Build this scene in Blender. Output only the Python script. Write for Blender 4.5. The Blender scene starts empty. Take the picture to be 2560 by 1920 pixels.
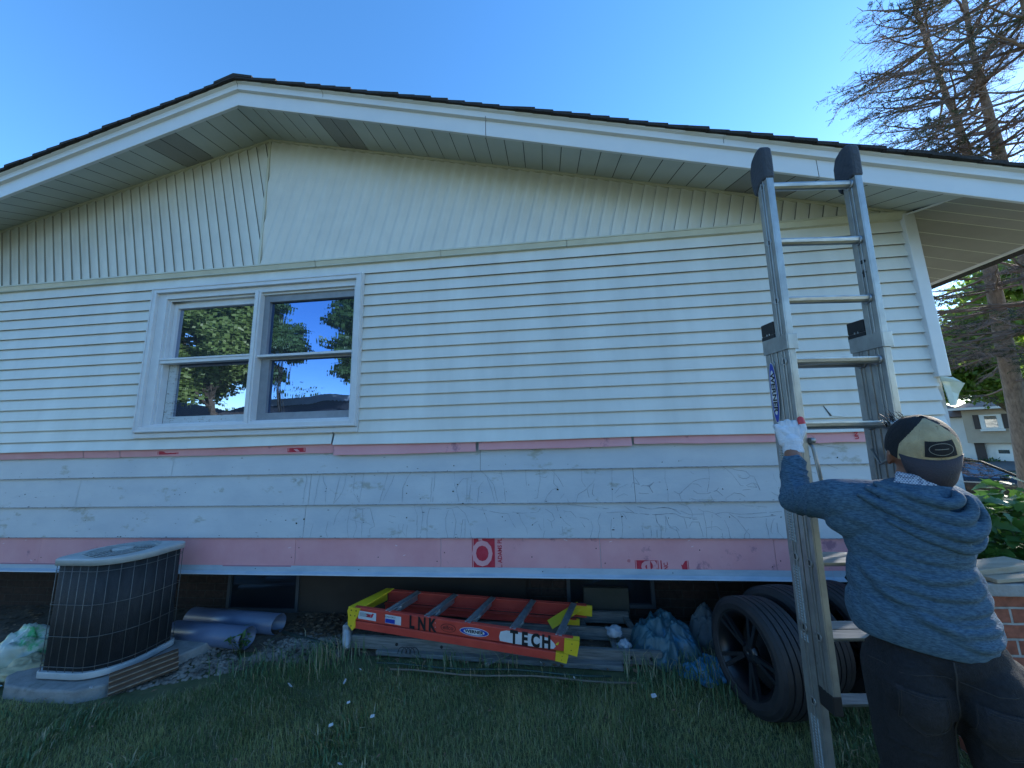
import bpy, bmesh, math, random
import numpy as np
from mathutils import Vector, Matrix, noise
random.seed(7); RNG = np.random.default_rng(11)
SC = bpy.context.scene; COL = SC.collection
# ---------------------------------------------------------------- camera
cam = bpy.data.cameras.new('camera'); camo = bpy.data.objects.new('camera', cam); COL.objects.link(camo)
camo.matrix_world = Matrix(((0.99416722, 0.042894, 0.09895271, -2.84060364),
                            (0.10442353, -0.15341779, -0.98262847, -2.78563725),
                            (-0.02696776, 0.98723001, -0.15700208, 1.58722519), (0, 0, 0, 1)))
cam.sensor_width = 36; cam.lens = 12.187; cam.clip_start = 0.05; cam.clip_end = 500
SC.camera = camo
# ---------------------------------------------------------------- light
SUN_AZ, SUN_EL = math.radians(59), math.radians(22)
w = bpy.data.worlds.new('World'); SC.world = w; w.use_nodes = True
nt = w.node_tree; bg = nt.nodes['Background']
sky = nt.nodes.new('ShaderNodeTexSky'); sky.sky_type = 'NISHITA'; sky.sun_disc = False
sky.sun_elevation = SUN_EL; sky.sun_rotation = SUN_AZ
sky.air_density = 1.0; sky.dust_density = 0.08; sky.ozone_density = 3.2
hs = nt.nodes.new('ShaderNodeHueSaturation'); hs.inputs['Saturation'].default_value = 1.2
wb = nt.nodes.new('ShaderNodeMix'); wb.data_type = 'RGBA'; wb.blend_type = 'MULTIPLY'; wb.inputs['Factor'].default_value = 1; wb.inputs['B'].default_value = (1.0, 1.0, 1.03, 1)
nt.links.new(sky.outputs[0], hs.inputs['Color']); nt.links.new(hs.outputs[0], wb.inputs['A']); nt.links.new(wb.outputs['Result'], bg.inputs[0])
bg.inputs[1].default_value = 0.15
sl = bpy.data.lights.new('sun', 'SUN'); sl.energy = 5.0; sl.angle = math.radians(.5); sl.color = (1, .93, .82)
so = bpy.data.objects.new('sun', sl); COL.objects.link(so)
sd = Vector((math.sin(SUN_AZ)*math.cos(SUN_EL), math.cos(SUN_AZ)*math.cos(SUN_EL), math.sin(SUN_EL)))
so.rotation_euler = sd.to_track_quat('Z', 'Y').to_euler()
SC.view_settings.view_transform = 'Standard'; SC.view_settings.look = 'None'; SC.view_settings.exposure = 1.5
SC.view_settings.gamma = 1; SC.view_settings.use_curve_mapping = False
SC.cycles.max_bounces = 8; SC.cycles.transparent_max_bounces = 12; SC.cycles.use_denoising = True
# ---------------------------------------------------------------- materials
def mat(name, c1, c2=None, scale=8, rough=.6, metal=0., bump=0., bscale=60, spec=.5, stretch=(1, 1, 1), detail=5, c3=None, c3thr=.62, c3scale=3, lo=.35, hi=.65, trans=0., coat=0.):
    m = bpy.data.materials.new(name); m.use_nodes = True; t = m.node_tree; b = t.nodes['Principled BSDF']; L = t.links.new
    b.inputs['Base Color'].default_value = (*c1, 1); b.inputs['Roughness'].default_value = rough
    b.inputs['Metallic'].default_value = metal; b.inputs['Specular IOR Level'].default_value = spec
    if coat: b.inputs['Coat Weight'].default_value = coat
    tc = t.nodes.new('ShaderNodeTexCoord'); mp = t.nodes.new('ShaderNodeMapping'); L(tc.outputs['Object'], mp.inputs[0])
    mp.inputs['Scale'].default_value = stretch
    out = None
    if c2 is not None:
        n = t.nodes.new('ShaderNodeTexNoise'); n.inputs['Scale'].default_value = scale; n.inputs['Detail'].default_value = detail
        n.inputs['Roughness'].default_value = .6; L(mp.outputs[0], n.inputs['Vector'])
        r = t.nodes.new('ShaderNodeValToRGB'); r.color_ramp.elements[0].position = lo; r.color_ramp.elements[1].position = hi
        r.color_ramp.elements[0].color = (*c1, 1); r.color_ramp.elements[1].color = (*c2, 1); L(n.outputs[0], r.inputs[0]); out = r.outputs[0]
        if c3 is not None:
            n2 = t.nodes.new('ShaderNodeTexNoise'); n2.inputs['Scale'].default_value = c3scale; n2.inputs['Detail'].default_value = 8; n2.inputs['Roughness'].default_value = .7
            L(mp.outputs[0], n2.inputs['Vector'])
            r2 = t.nodes.new('ShaderNodeValToRGB'); r2.color_ramp.elements[0].position = c3thr; r2.color_ramp.elements[1].position = min(1, c3thr+.07)
            L(n2.outputs[0], r2.inputs[0]); mx = t.nodes.new('ShaderNodeMix'); mx.data_type = 'RGBA'
            L(r2.outputs[0], mx.inputs['Factor']); L(out, mx.inputs['A']); mx.inputs['B'].default_value = (*c3, 1); out = mx.outputs['Result']
        L(out, b.inputs['Base Color'])
    if bump:
        n3 = t.nodes.new('ShaderNodeTexNoise'); n3.inputs['Scale'].default_value = bscale; n3.inputs['Detail'].default_value = 6
        L(mp.outputs[0], n3.inputs['Vector']); bp = t.nodes.new('ShaderNodeBump'); bp.inputs['Strength'].default_value = bump; bp.inputs['Distance'].default_value = .01
        L(n3.outputs[0], bp.inputs['Height']); L(bp.outputs[0], b.inputs['Normal'])
    if trans:
        tr = t.nodes.new('ShaderNodeBsdfTranslucent'); mxs = t.nodes.new('ShaderNodeMixShader'); mxs.inputs[0].default_value = trans
        if out is not None: L(out, tr.inputs[0])
        else: tr.inputs[0].default_value = (*c1, 1)
        L(b.outputs[0], mxs.inputs[1]); L(tr.outputs[0], mxs.inputs[2]); L(mxs.outputs[0], t.nodes['Material Output'].inputs[0])
    return m
def brickmat(name, ca, cb, mortar, axis='XZ', w=.2, h=.0677, gap=.011):
    m = bpy.data.materials.new(name); m.use_nodes = True; t = m.node_tree; b = t.nodes['Principled BSDF']; L = t.links.new
    tc = t.nodes.new('ShaderNodeTexCoord'); sp = t.nodes.new('ShaderNodeSeparateXYZ'); cb_ = t.nodes.new('ShaderNodeCombineXYZ')
    ad = t.nodes.new('ShaderNodeMath'); ad.operation = 'ADD'
    L(tc.outputs['Object'], sp.inputs[0]); L(sp.outputs[0], ad.inputs[0]); L(sp.outputs[1], ad.inputs[1]); L(ad.outputs[0], cb_.inputs[0]); L(sp.outputs[2], cb_.inputs[1])
    nz = t.nodes.new('ShaderNodeTexNoise'); nz.inputs['Scale'].default_value = 9; nz.inputs['Detail'].default_value = 3
    L(tc.outputs['Object'], nz.inputs['Vector']); vm = t.nodes.new('ShaderNodeVectorMath'); vm.operation = 'MULTIPLY_ADD'
    L(nz.outputs['Color'], vm.inputs[0]); vm.inputs[1].default_value = (.008, .008, 0); L(cb_.outputs[0], vm.inputs[2])
    br = t.nodes.new('ShaderNodeTexBrick'); br.inputs['Scale'].default_value = 1; br.inputs['Brick Width'].default_value = w; br.inputs['Row Height'].default_value = h
    br.inputs['Mortar Size'].default_value = gap/2; br.inputs['Mortar Smooth'].default_value = .3; br.inputs['Color1'].default_value = (*ca, 1); br.inputs['Color2'].default_value = (*cb, 1); br.inputs['Mortar'].default_value = (*mortar, 1)
    L(vm.outputs[0], br.inputs['Vector'])
    n2 = t.nodes.new('ShaderNodeTexNoise'); n2.inputs['Scale'].default_value = 35; n2.inputs['Detail'].default_value = 6; L(tc.outputs['Object'], n2.inputs['Vector'])
    mx = t.nodes.new('ShaderNodeMix'); mx.data_type = 'RGBA'; mx.blend_type = 'MULTIPLY'; mx.inputs['Factor'].default_value = .7
    rr = t.nodes.new('ShaderNodeValToRGB'); rr.color_ramp.elements[0].color = (.5, .5, .5, 1); rr.color_ramp.elements[1].color = (1.3, 1.3, 1.3, 1); rr.color_ramp.elements[0].position = .3; rr.color_ramp.elements[1].position = .7
    L(n2.outputs[0], rr.inputs[0]); L(br.outputs[0], mx.inputs['A']); L(rr.outputs[0], mx.inputs['B']); L(mx.outputs['Result'], b.inputs['Base Color'])
    bp = t.nodes.new('ShaderNodeBump'); bp.inputs['Strength'].default_value = .8; bp.inputs['Distance'].default_value = .01; bp.invert = True
    L(br.outputs['Fac'], bp.inputs['Height']); L(bp.outputs[0], b.inputs['Normal']); b.inputs['Roughness'].default_value = .9
    return m
def glassmat(name, tint, ripple=0., mixg=.6):
    m = bpy.data.materials.new(name); m.use_nodes = True; t = m.node_tree; L = t.links.new
    b = t.nodes['Principled BSDF']; b.inputs['Base Color'].default_value = (.012, .016, .022, 1); b.inputs['Roughness'].default_value = .3
    g = t.nodes.new('ShaderNodeBsdfGlossy'); g.inputs['Color'].default_value = (*tint, 1); g.inputs['Roughness'].default_value = .005
    mx = t.nodes.new('ShaderNodeMixShader'); mx.inputs[0].default_value = mixg
    L(b.outputs[0], mx.inputs[1]); L(g.outputs[0], mx.inputs[2]); L(mx.outputs[0], t.nodes['Material Output'].inputs[0])
    if ripple:
        tc = t.nodes.new('ShaderNodeTexCoord'); n = t.nodes.new('ShaderNodeTexNoise'); n.inputs['Scale'].default_value = 2.2; n.inputs['Detail'].default_value = 1
        L(tc.outputs['Object'], n.inputs['Vector'])
        wv = t.nodes.new('ShaderNodeTexWave'); wv.inputs['Scale'].default_value = 9; wv.inputs['Distortion'].default_value = 7; wv.inputs['Detail'].default_value = 1; wv.inputs['Detail Scale'].default_value = .6
        L(tc.outputs['Object'], wv.inputs['Vector'])
        ma = t.nodes.new('ShaderNodeMath'); ma.operation = 'MULTIPLY_ADD'; ma.inputs[1].default_value = .012; L(wv.outputs['Fac'], ma.inputs[0]); L(n.outputs[0], ma.inputs[2])
        bp = t.nodes.new('ShaderNodeBump'); bp.inputs['Strength'].default_value = ripple; bp.inputs['Distance'].default_value = .05
        L(ma.outputs[0], bp.inputs['Height']); L(bp.outputs[0], g.inputs['Normal'])
    return m
# ---------------------------------------------------------------- mesh helpers
class MB:
    def __init__(s): s.v = []; s.f = []; s.m = []; s.sm = []
    def face(s, pts, mi=0, sm=False):
        n = len(s.v); s.v += [tuple(p) for p in pts]; s.f.append(tuple(range(n, n+len(pts)))); s.m.append(mi); s.sm.append(sm)
    def add(s, vs, fs, mi=0, sm=False):
        n = len(s.v); s.v += [tuple(p) for p in vs]; s.f += [tuple(i+n for i in f) for f in fs]; s.m += [mi]*len(fs); s.sm += [sm]*len(fs)
    def box(s, a, b, mi=0, M=None):
        x0, y0, z0 = a; x1, y1, z1 = b
        vs = [(x0, y0, z0), (x1, y0, z0), (x1, y1, z0), (x0, y1, z0), (x0, y0, z1), (x1, y0, z1), (x1, y1, z1), (x0, y1, z1)]
        if M is not None: vs = [tuple(M @ Vector(q)) for q in vs]
        s.add(vs, [(0, 3, 2, 1), (4, 5, 6, 7), (0, 1, 5, 4), (1, 2, 6, 5), (2, 3, 7, 6), (3, 0, 4, 7)], mi)
    def bar(s, p, q, w_, h, up=(0, 0, 1), mi=0):
        p = Vector(p); q = Vector(q); d = (q-p); l = d.length; d.normalize(); u = Vector(up); sx = d.cross(u).normalized(); u = sx.cross(d)
        M = Matrix((sx, d, u)).transposed().to_4x4(); M.translation = p
        s.box((-w_/2, 0, -h/2), (w_/2, l, h/2), mi, M)
    def prism(s, poly, M, t, mi=0):   # poly in local xy, thickness t along local z
        n = len(poly); vs = [M @ Vector((x, y, 0)) for x, y in poly]+[M @ Vector((x, y, t)) for x, y in poly]
        s.add(vs, [tuple(range(n))[::-1], tuple(range(n, 2*n))]+[(i, (i+1) % n, n+(i+1) % n, n+i) for i in range(n)], mi)
    def tube(s, pts, rad, n=8, mi=0, sm=True, cap=True):
        pts = [Vector(p) for p in pts]; k = len(pts)
        if not hasattr(rad, '__len__'): rad = [rad]*k
        up = Vector((0, 0, 1)); base = len(s.v); prev = None
        for i, p in enumerate(pts):
            d = (pts[min(i+1, k-1)]-pts[max(i-1, 0)])
            if d.length < 1e-9: d = Vector((0, 0, 1))
            d.normalize()
            if prev is None:
                a = d.cross(up if abs(d.z) < .9 else Vector((1, 0, 0))).normalized()
            else:
                a = (prev-d*prev.dot(d)); a = a.normalized() if a.length > 1e-6 else d.orthogonal().normalized()
            prev = a; b = d.cross(a)
            for j in range(n):
                t = 2*math.pi*j/n; s.v.append(tuple(p+(a*math.cos(t)+b*math.sin(t))*rad[i]))
        for i in range(k-1):
            for j in range(n):
                s.f.append((base+i*n+j, base+i*n+(j+1) % n, base+(i+1)*n+(j+1) % n, base+(i+1)*n+j)); s.m.append(mi); s.sm.append(sm)
        if cap:
            s.f.append(tuple(base+j for j in range(n))[::-1]); s.m.append(mi); s.sm.append(False)
            s.f.append(tuple(base+(k-1)*n+j for j in range(n))); s.m.append(mi); s.sm.append(False)
    def lathe(s, prof, M, n=32, mi=0, sm=True, close=True):  # prof (r,h) about local z
        base = len(s.v); k = len(prof)
        for r, h in prof:
            for j in range(n):
                t = 2*math.pi*j/n; s.v.append(tuple(M @ Vector((r*math.cos(t), r*math.sin(t), h))))
        rng = range(k) if close else range(k-1)
        for i in rng:
            i2 = (i+1) % k
            for j in range(n):
                s.f.append((base+i*n+j, base+i*n+(j+1) % n, base+i2*n+(j+1) % n, base+i2*n+j)); s.m.append(mi); s.sm.append(sm)
    def ell(s, c, r, R=None, n=14, mi=0):
        c = Vector(c); base = len(s.v); R = R or Matrix.Identity(3)
        for i in range(n//2+1):
            ph = math.pi*i/(n//2)
            for j in range(n):
                t = 2*math.pi*j/n
                s.v.append(tuple(c+R @ Vector((r[0]*math.sin(ph)*math.cos(t), r[1]*math.sin(ph)*math.sin(t), r[2]*math.cos(ph)))))
        for i in range(n//2):
            for j in range(n):
                s.f.append((base+i*n+j, base+(i+1)*n+j, base+(i+1)*n+(j+1) % n, base+i*n+(j+1) % n)); s.m.append(mi); s.sm.append(True)
    def cap(s, p, q, r0, r1, n=14):   # tapered capsule for remeshing
        p = Vector(p); q = Vector(q); d = (q-p).normalized()
        pts = [p-d*r0*.98, p-d*r0*.75, p-d*r0*.35, p, q, q+d*r1*.35, q+d*r1*.75, q+d*r1*.98]; rr = [r0*.15, r0*.66, r0*.94, r0, r1, r1*.94, r1*.66, r1*.15]
        s.tube(pts, rr, n=n)
    def build(s, name, mats, parent=None, bevel=0., merge=False):
        me = bpy.data.meshes.new(name); me.from_pydata(s.v, [], s.f); 
        if not isinstance(mats, (list, tuple)): mats = [mats]
        for m in mats: me.materials.append(m)
        me.polygons.foreach_set('material_index', s.m); me.polygons.foreach_set('use_smooth', s.sm); me.update()
        if merge:
            bm = bmesh.new(); bm.from_mesh(me); bmesh.ops.remove_doubles(bm, verts=bm.verts, dist=1e-5); bmesh.ops.recalc_face_normals(bm, faces=bm.faces); bm.to_mesh(me); bm.free()
        o = bpy.data.objects.new(name, me); COL.objects.link(o)
        if parent: o.parent = parent
        if bevel:
            bv = o.modifiers.new('bevel', 'BEVEL'); bv.width = bevel; bv.segments = 2; bv.limit_method = 'ANGLE'
        return o
def tag(o, label=None, cat=None, group=None, kind=None):
    if label: o['label'] = label
    if cat: o['category'] = cat
    if group: o['group'] = group
    if kind: o['kind'] = kind
    return o
def empty(name, loc, label, cat, group=None):
    o = bpy.data.objects.new(name, None); COL.objects.link(o); o.location = loc; o.empty_display_size = .1
    bpy.context.view_layer.update(); return tag(o, label, cat, group)
def adopt(o, root):      # part built in world coordinates goes under an Empty placed at its base
    o.parent = root; o.matrix_parent_inverse = root.matrix_world.inverted(); return o
def P(mb, name, m, root, bevel=0., label=None, merge=False):
    o = mb.build(name, m, None, bevel, merge); o.parent = root
    o.matrix_parent_inverse = Matrix.Translation(-Vector(root.location)) if root.type == 'EMPTY' and root.rotation_euler[2] == 0 else Matrix.Identity(4)
    if label: o['label'] = label
    return o
def SUB(mb, name, m, part, bevel=0., label=None):   # sub-part: same space as its part (both in world coordinates)
    o = mb.build(name, m, None, bevel); o.parent = part
    if label: o['label'] = label
    return o
def from_np(name, V, F, mats, parent=None, mi=None, smooth=False):
    me = bpy.data.meshes.new(name); k = F.shape[1]
    me.vertices.add(len(V)); me.vertices.foreach_set('co', V.astype(np.float32).ravel())
    me.loops.add(F.size); me.loops.foreach_set('vertex_index', F.astype(np.int32).ravel())
    me.polygons.add(len(F)); me.polygons.foreach_set('loop_start', np.arange(0, F.size, k, dtype=np.int32)); me.polygons.foreach_set('loop_total', np.full(len(F), k, np.int32))
    for m in (mats if isinstance(mats, (list, tuple)) else [mats]): me.materials.append(m)
    if mi is not None: me.polygons.foreach_set('material_index', mi.astype(np.int32))
    if smooth: me.polygons.foreach_set('use_smooth', np.ones(len(F), bool))
    me.update(calc_edges=True); me.validate()
    o = bpy.data.objects.new(name, me); COL.objects.link(o)
    if parent: o.parent = parent
    return o
def text_faces(mb, s, size, M, mi=0, bold=0., sx=1., spacing=1., extr=0.0):
    cu = bpy.data.curves.new('t', 'FONT'); cu.body = s; cu.size = size; cu.align_x = 'CENTER'; cu.align_y = 'CENTER'; cu.offset = bold; cu.space_character = spacing; cu.resolution_u = 3
    o = bpy.data.objects.new('t', cu); COL.objects.link(o); dg = bpy.context.evaluated_depsgraph_get(); me = o.evaluated_get(dg).to_mesh()
    vs = [M @ Vector((v.co.x*sx, v.co.y, extr)) for v in me.vertices]; mb.add(vs, [tuple(p.vertices) for p in me.polygons], mi)
    o.evaluated_get(dg).to_mesh_clear(); bpy.data.objects.remove(o); bpy.data.curves.remove(cu)
def frame(o, x, y, z=None):   # 4x4 with given x and y axes
    x = Vector(x).normalized(); y = Vector(y); y = (y-x*y.dot(x)).normalized(); z = x.cross(y); M = Matrix((x, y, z)).transposed().to_4x4(); M.translation = Vector(o); return M
def ovalpoly(a, b, n=36): return [(a*math.cos(2*math.pi*i/n), b*math.sin(2*math.pi*i/n)) for i in range(n)]
def flat(mb, poly, M, mi=0, z=0.): mb.face([M @ Vector((x, y, z)) for x, y in poly], mi)
def fbm(x, y, z=0., o=4): return noise.fractal(Vector((x, y, z)), 1.0, 2.0, o)
CRACKS=[[-4908,1349,-4895,1297,-4904,1224,-4906,1103],[-4777,1347,-4794,1246,-4798,1182,-4807,1094],[-4755,1343,-4742,1278,-4713,1237,-4708,1102],[-4543,1343,-4552,1243,-4567,1195,-4602,1140,-4635,1101],[-4596,1340,-4615,1212,-4635,1109],[-4464,1341,-4472,1242,-4465,1178,-4410,1107,-4439,1178],[-4389,1337,-4398,1225,-4411,1130,-4413,1102],[-4179,1346,-4206,1223,-4239,1105],[-4119,1345,-4139,1269,-4171,1207,-4206,1121],[-3983,1343,-4016,1283,-4048,1213,-4045,1104],[-3799,1359,-3803,1249,-3808,1109],[-3777,1358,-3781,1248,-3791,1106],[-3469,1345,-3481,1229,-3495,1103],[-3616,1347,-3612,1231,-3600,1207,-3576,1107],[-3478,1291,-3543,1284,-3576,1246,-3600,1207],[-3510,1283,-3511,1168,-3515,1104],[-3378,1258,-3414,1213,-3423,1103],[-3399,1344,-3332,1281,-3293,1226,-3264,1104],[-3348,1289,-3310,1196,-3287,1102],[-3235,1341,-3213,1225,-3200,1104],[-3036,1337,-3032,1223],[-2926,1343,-2921,1267,-2939,1191,-2949,1131,-2973,1124],[-2928,1290,-2881,1281,-2865,1296],[-2832,1341,-2781,1280,-2745,1211,-2713,1097],[-2809,1333,-2817,1235,-2784,1204,-2831,1190,-2871,1146,-2897,1098],[-2773,1122,-2724,1174],[-2600,1345,-2598,1247,-2564,1187,-2552,1127],[-2486,1343,-2507,1245,-2571,1187,-2634,1150,-2652,1096],[-2508,1231,-2528,1157,-2487,1097],[-2362,1340,-2374,1214,-2380,1097],[-2356,1155,-2316,1198,-2254,1224],[-2351,1125,-2289,1154,-2261,1139],[-2234,1197,-2217,1234,-2166,1218,-2199,1271],[-2145,1211,-2094,1203,-2062,1236,-2094,1203,-2072,1159],[-2179,1156,-2106,1152],[-4495,1084,-4564,1069,-4612,1007,-4629,929],[-4477,1068,-4408,1052,-4323,1059,-4294,974,-4275,920,-4316,897,-4305,829],[-4494,1061,-4507,975,-4512,913,-4491,829],[-4442,1052,-4447,975,-4427,913,-4452,829],[-4391,1052,-4378,951,-4335,943,-4301,928],[-4490,975,-4403,951,-4386,944,-4378,829],[-4679,960,-4692,882,-4668,828],[-4809,945,-4827,828],[-4160,1004,-4101,989,-4116,943,-4159,958],[-4075,935,-4065,882,-4072,829],[-4033,935,-4040,882,-4006,837,-4000,927],[-3953,1080,-3922,1003,-3917,912,-3919,825],[-3895,1079,-3873,1003,-3884,912,-3891,825],[-3821,1056,-3722,1047,-3641,1055,-3592,1062,-3528,1016,-3496,941,-3474,825],[-3821,1056,-3839,972,-3834,825],[-3665,1040,-3689,972,-3681,897,-3665,825],[-3633,1047,-3601,956,-3609,882,-3617,825],[-3544,971,-3557,911,-3561,825],[-3528,971,-3529,881,-3526,825],[-3560,1080,-3416,1045,-3289,1022,-3179,1007],[-3392,1060,-3353,970,-3340,826],[-3148,1021,-3070,1013,-2946,1020,-2929,1050],[-3101,1014,-3080,954,-3043,903,-3036,859],[-3179,999,-3150,940,-3127,908],[-3003,925,-2956,954,-2928,888],[-2956,954,-2932,983],[-2909,976,-2906,881,-2916,823],[-2891,1042,-2839,1012,-2826,968,-2850,946,-2879,968],[-2850,946,-2844,903],[-2806,1071,-2779,983,-2736,939,-2700,917],[-2793,859,-2763,852,-2768,917],[-2714,1077,-2579,1062,-2453,1046,-2409,1041],[-2754,1029,-2694,1023,-2659,982,-2584,974,-2548,953,-2536,909,-2563,827],[-2644,982,-2595,909],[-2492,1022,-2403,1013,-2300,1021,-2220,1009,-2069,996,-1939,1007],[-2470,1010,-2496,952,-2484,909,-2504,827],[-2392,966,-2405,881,-2402,827],[-2322,1009,-2315,909,-2329,827],[-2289,1059,-2220,1009],[-2308,1009,-2282,966],[-2194,1059,-2109,1037,-1992,1050,-1908,1028],[-2069,993,-2060,937,-2033,915,-2048,831],[-1992,979,-1977,908,-1923,880],[-2175,909,-2173,824],[-2107,887,-2116,824],[-2072,887,-2073,824],[-1963,1332,-1976,1260,-1964,1176,-1970,1092],[-2057,1237,-2098,1209,-2075,1156],[-2098,1209,-2159,1206],[-1923,1168,-1883,1147,-1815,1202,-1770,1236,-1713,1253,-1651,1252],[-1883,1147,-1871,1091],[-1780,1170,-1751,1149,-1683,1148,-1612,1168,-1558,1112,-1492,1149,-1446,1142,-1419,1121],[-1558,1112,-1557,1088],[-1649,1333,-1652,1255,-1682,1158],[-1612,1168,-1596,1188],[-1779,1219,-1744,1215,-1719,1193,-1682,1183],[-1825,1139,-1803,1114,-1740,1095],[-1661,1134,-1645,1089],[-1544,1342,-1489,1288,-1461,1239,-1439,1200,-1399,1200,-1356,1220,-1320,1209,-1310,1164],[-1498,1330,-1452,1312,-1386,1304,-1363,1272,-1337,1261,-1320,1212],[-1441,1263,-1419,1250,-1393,1248,-1364,1265],[-1349,1220,-1330,1188,-1393,1193],[-1429,1169,-1375,1172],[-1783,1307,-1761,1289],[-1197,1283,-1199,1248,-1183,1221],[-1235,1153,-1214,1139,-1177,1118],[-1883,1074,-1830,1056,-1806,1021,-1801,1001,-1809,960],[-1882,1022,-1822,997,-1726,1000],[-2179,1052,-2137,1041,-2089,1038,-2039,1047,-1962,1046,-1903,1015,-1884,1001],[-2183,1006,-2113,996,-1973,1005,-1925,1001,-1879,981,-1798,970,-1729,973],[-2068,992,-2065,947,-2041,909,-2042,825],[-2041,909,-2029,923],[-1999,988,-1998,926,-2010,872],[-1988,961,-1980,926,-1965,909,-1930,913,-1909,885],[-1929,892,-1911,825],[-1863,970,-1853,899,-1837,818],[-1756,1038,-1724,1021,-1697,1021,-1638,1000,-1582,959,-1563,898,-1558,825],[-1724,1021,-1717,960,-1716,912,-1722,825],[-1662,997,-1678,912,-1688,825],[-1713,905,-1682,909,-1641,912,-1611,888,-1611,825],[-1806,960,-1771,963,-1763,946,-1814,946,-1834,912],[-1763,943,-1752,885,-1745,825],[-1638,1000,-1589,1013,-1536,1009,-1471,996,-1364,1002,-1178,1014],[-1486,979,-1434,973,-1334,978,-1221,988],[-1544,1003,-1489,959,-1461,912,-1442,878,-1425,858,-1426,825],[-1442,878,-1462,852,-1462,829],[-1423,898,-1442,878],[-1289,971,-1301,931,-1294,885,-1292,826],[-1237,964,-1262,931,-1276,872,-1267,865],[-1225,938,-1227,872,-1203,839,-1191,832],[-2176,913,-2167,821],[-2111,899,-2107,824],[-2067,892,-2073,818],[-1455,1070,-1417,1056,-1338,1052,-1272,1045],[-942,1296,-905,1278,-891,1244,-869,1223],[-818,1342,-752,1310],[-929,1490,-866,1490,-785,1469,-727,1464],[-928,1385,-895,1387]]
HOLES=[(-3625,1187,13),(-3589,1238,12),(-4010,1236,10),(-4012,1176,10),(-2789,1190,18),(-2373,1187,10),(-4009,985,12),(-4958,945,15),(-4894,976,15),(-5233,973,9),(-3616,1387,10),(-4010,1386,9),(-3193,1391,7),(-3230,988,9),(-2776,982,9),(-2996,928,10),(-2314,985,12),(-1966,1179,7),(-3390,1174,6),(-5239,1384,7),(-4621,1390,7),(-2701,1381,6),(-1988,1382,6),(-3194,1179,6),(-2377,973,6),(-1967,1179,7),(-1570,1179,9),(-1863,1389,8),(-1986,1384,7),(-1543,979,9),(-1190,977,10),(-1976,973,7),(-1559,1383,4),(-1178,1182,5),(-751,1392,12),(-7655,1207,12),(-7709,1188,7),(-7341,1188,6),(-7730,1394,6),(-7359,1390,5),(-6971,1383,6),(-6575,1384,5),(-6225,1383,5),(-6068,1186,9),(-6117,1191,9),(-6018,1205,8),(-6459,1183,5),(-6976,977,7),(-7295,975,6),(-6460,985,9),(-6504,993,7),(-6437,1049,6),(-6059,983,5),(-7692,980,4),(-6456,1102,5),(-6944,1186,4),(-7178,1181,4)]
SCRAPS=[(-4.59,-.412),(-4.246,-.357),(-4.207,-.233),(-4.11,-.542),(-3.912,-.63),(-4.113,-.708),(-2.28,-.36),(-2.744,-.235),(-3.35,-.127),(-2.963,-.101),(-3.925,-.923),(-5.844,-.574)]
# ================================================================ materials list
M_vinyl = mat('vinyl', (.60, .60, .56), (.69, .69, .645), 1.6, .45, stretch=(2.2, 1, .45), bump=.05, bscale=90, c3=(.5, .52, .49), c3thr=.7, c3scale=1.3)
M_vinyl2 = mat('vinyl_gable', (.60, .60, .555), (.66, .66, .61), 3, .5, bump=.05, bscale=80)
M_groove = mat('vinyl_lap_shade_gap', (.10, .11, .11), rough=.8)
M_lap2 = mat('lap_return_shade', (.20, .20, .17), rough=.7)  # left gable board returns, shadow in the laps put into the colour
M_lap = mat('lap_edge_shade', (.17, .17, .15), rough=.7)  # right gable board returns, coloured dark to stand for lap shadow
M_trim = mat('white_metal_trim', (.60, .61, .62), (.65, .66, .67), 4, .35, bump=.03, bscale=30)
M_trimc = mat('cream_metal_trim', (.52, .51, .41), (.58, .57, .46), 6, .4)
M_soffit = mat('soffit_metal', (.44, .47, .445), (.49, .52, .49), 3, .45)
M_vent = mat('soffit_vent', (.25, .255, .24), (.32, .32, .30), 160, .6, stretch=(1, 3, 1))
M_fascia = mat('fascia_metal', (.60, .62, .64), (.66, .67, .68), 2, .35, bump=.03, bscale=40)
M_shing = mat('shingles', (.012, .012, .014), (.045, .042, .042), 120, .95, bump=.6, bscale=300)
M_old = mat('old_board_paint', (.45, .49, .53), (.52, .555, .58), 2.5, .5, bump=.08, bscale=25, c3=(.35, .36, .33), c3thr=.60, c3scale=3.5, stretch=(1, 1, 2))
M_crack_lap_shade = mat('paint_crack_and_lap_shade', (.17, .19, .22), (.36, .39, .42), 40, .8)
M_hole = mat('nail_hole', (.012, .012, .012), rough=1)
M_moss = mat('green_stain', (.16, .20, .14), rough=.9)
M_pink = mat('pink_foam', (.66, .29, .31), (.72, .35, .37), 3, .6, bump=.12, bscale=14, c3=(.38, .17, .22), c3thr=.60, c3scale=4)
M_red = mat('red_print', (.45, .012, .035), (.52, .03, .06), 20, .6)
M_flash = mat('painted_flashing', (.30, .38, .45), (.40, .47, .53), 5, .4, c3=(.22, .25, .26), c3thr=.66, c3scale=8, stretch=(1, 1, 3))
M_flash2 = mat('flashing_lip', (.42, .46, .50), (.5, .54, .57), 6, .4)
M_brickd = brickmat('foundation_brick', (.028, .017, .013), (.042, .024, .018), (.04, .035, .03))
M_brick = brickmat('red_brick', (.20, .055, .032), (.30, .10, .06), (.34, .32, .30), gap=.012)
M_black = mat('black_rubber', (.016, .016, .018), (.03, .03, .032), 30, .6)
M_white = mat('white_paint', (.62, .64, .66), (.57, .59, .62), 10, .4)
M_peel = mat('peeling_white_paint', (.52, .55, .56), (.46, .49, .50), 20, .7, c3=(.22, .20, .17), c3thr=.56, c3scale=22, stretch=(1, 1, 2.5))
M_grey = mat('grey_sash', (.20, .22, .25), (.26, .28, .31), 10, .5)
M_glassL = glassmat('clear_pane', (.46, .54, .72), .015, .62)
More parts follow.
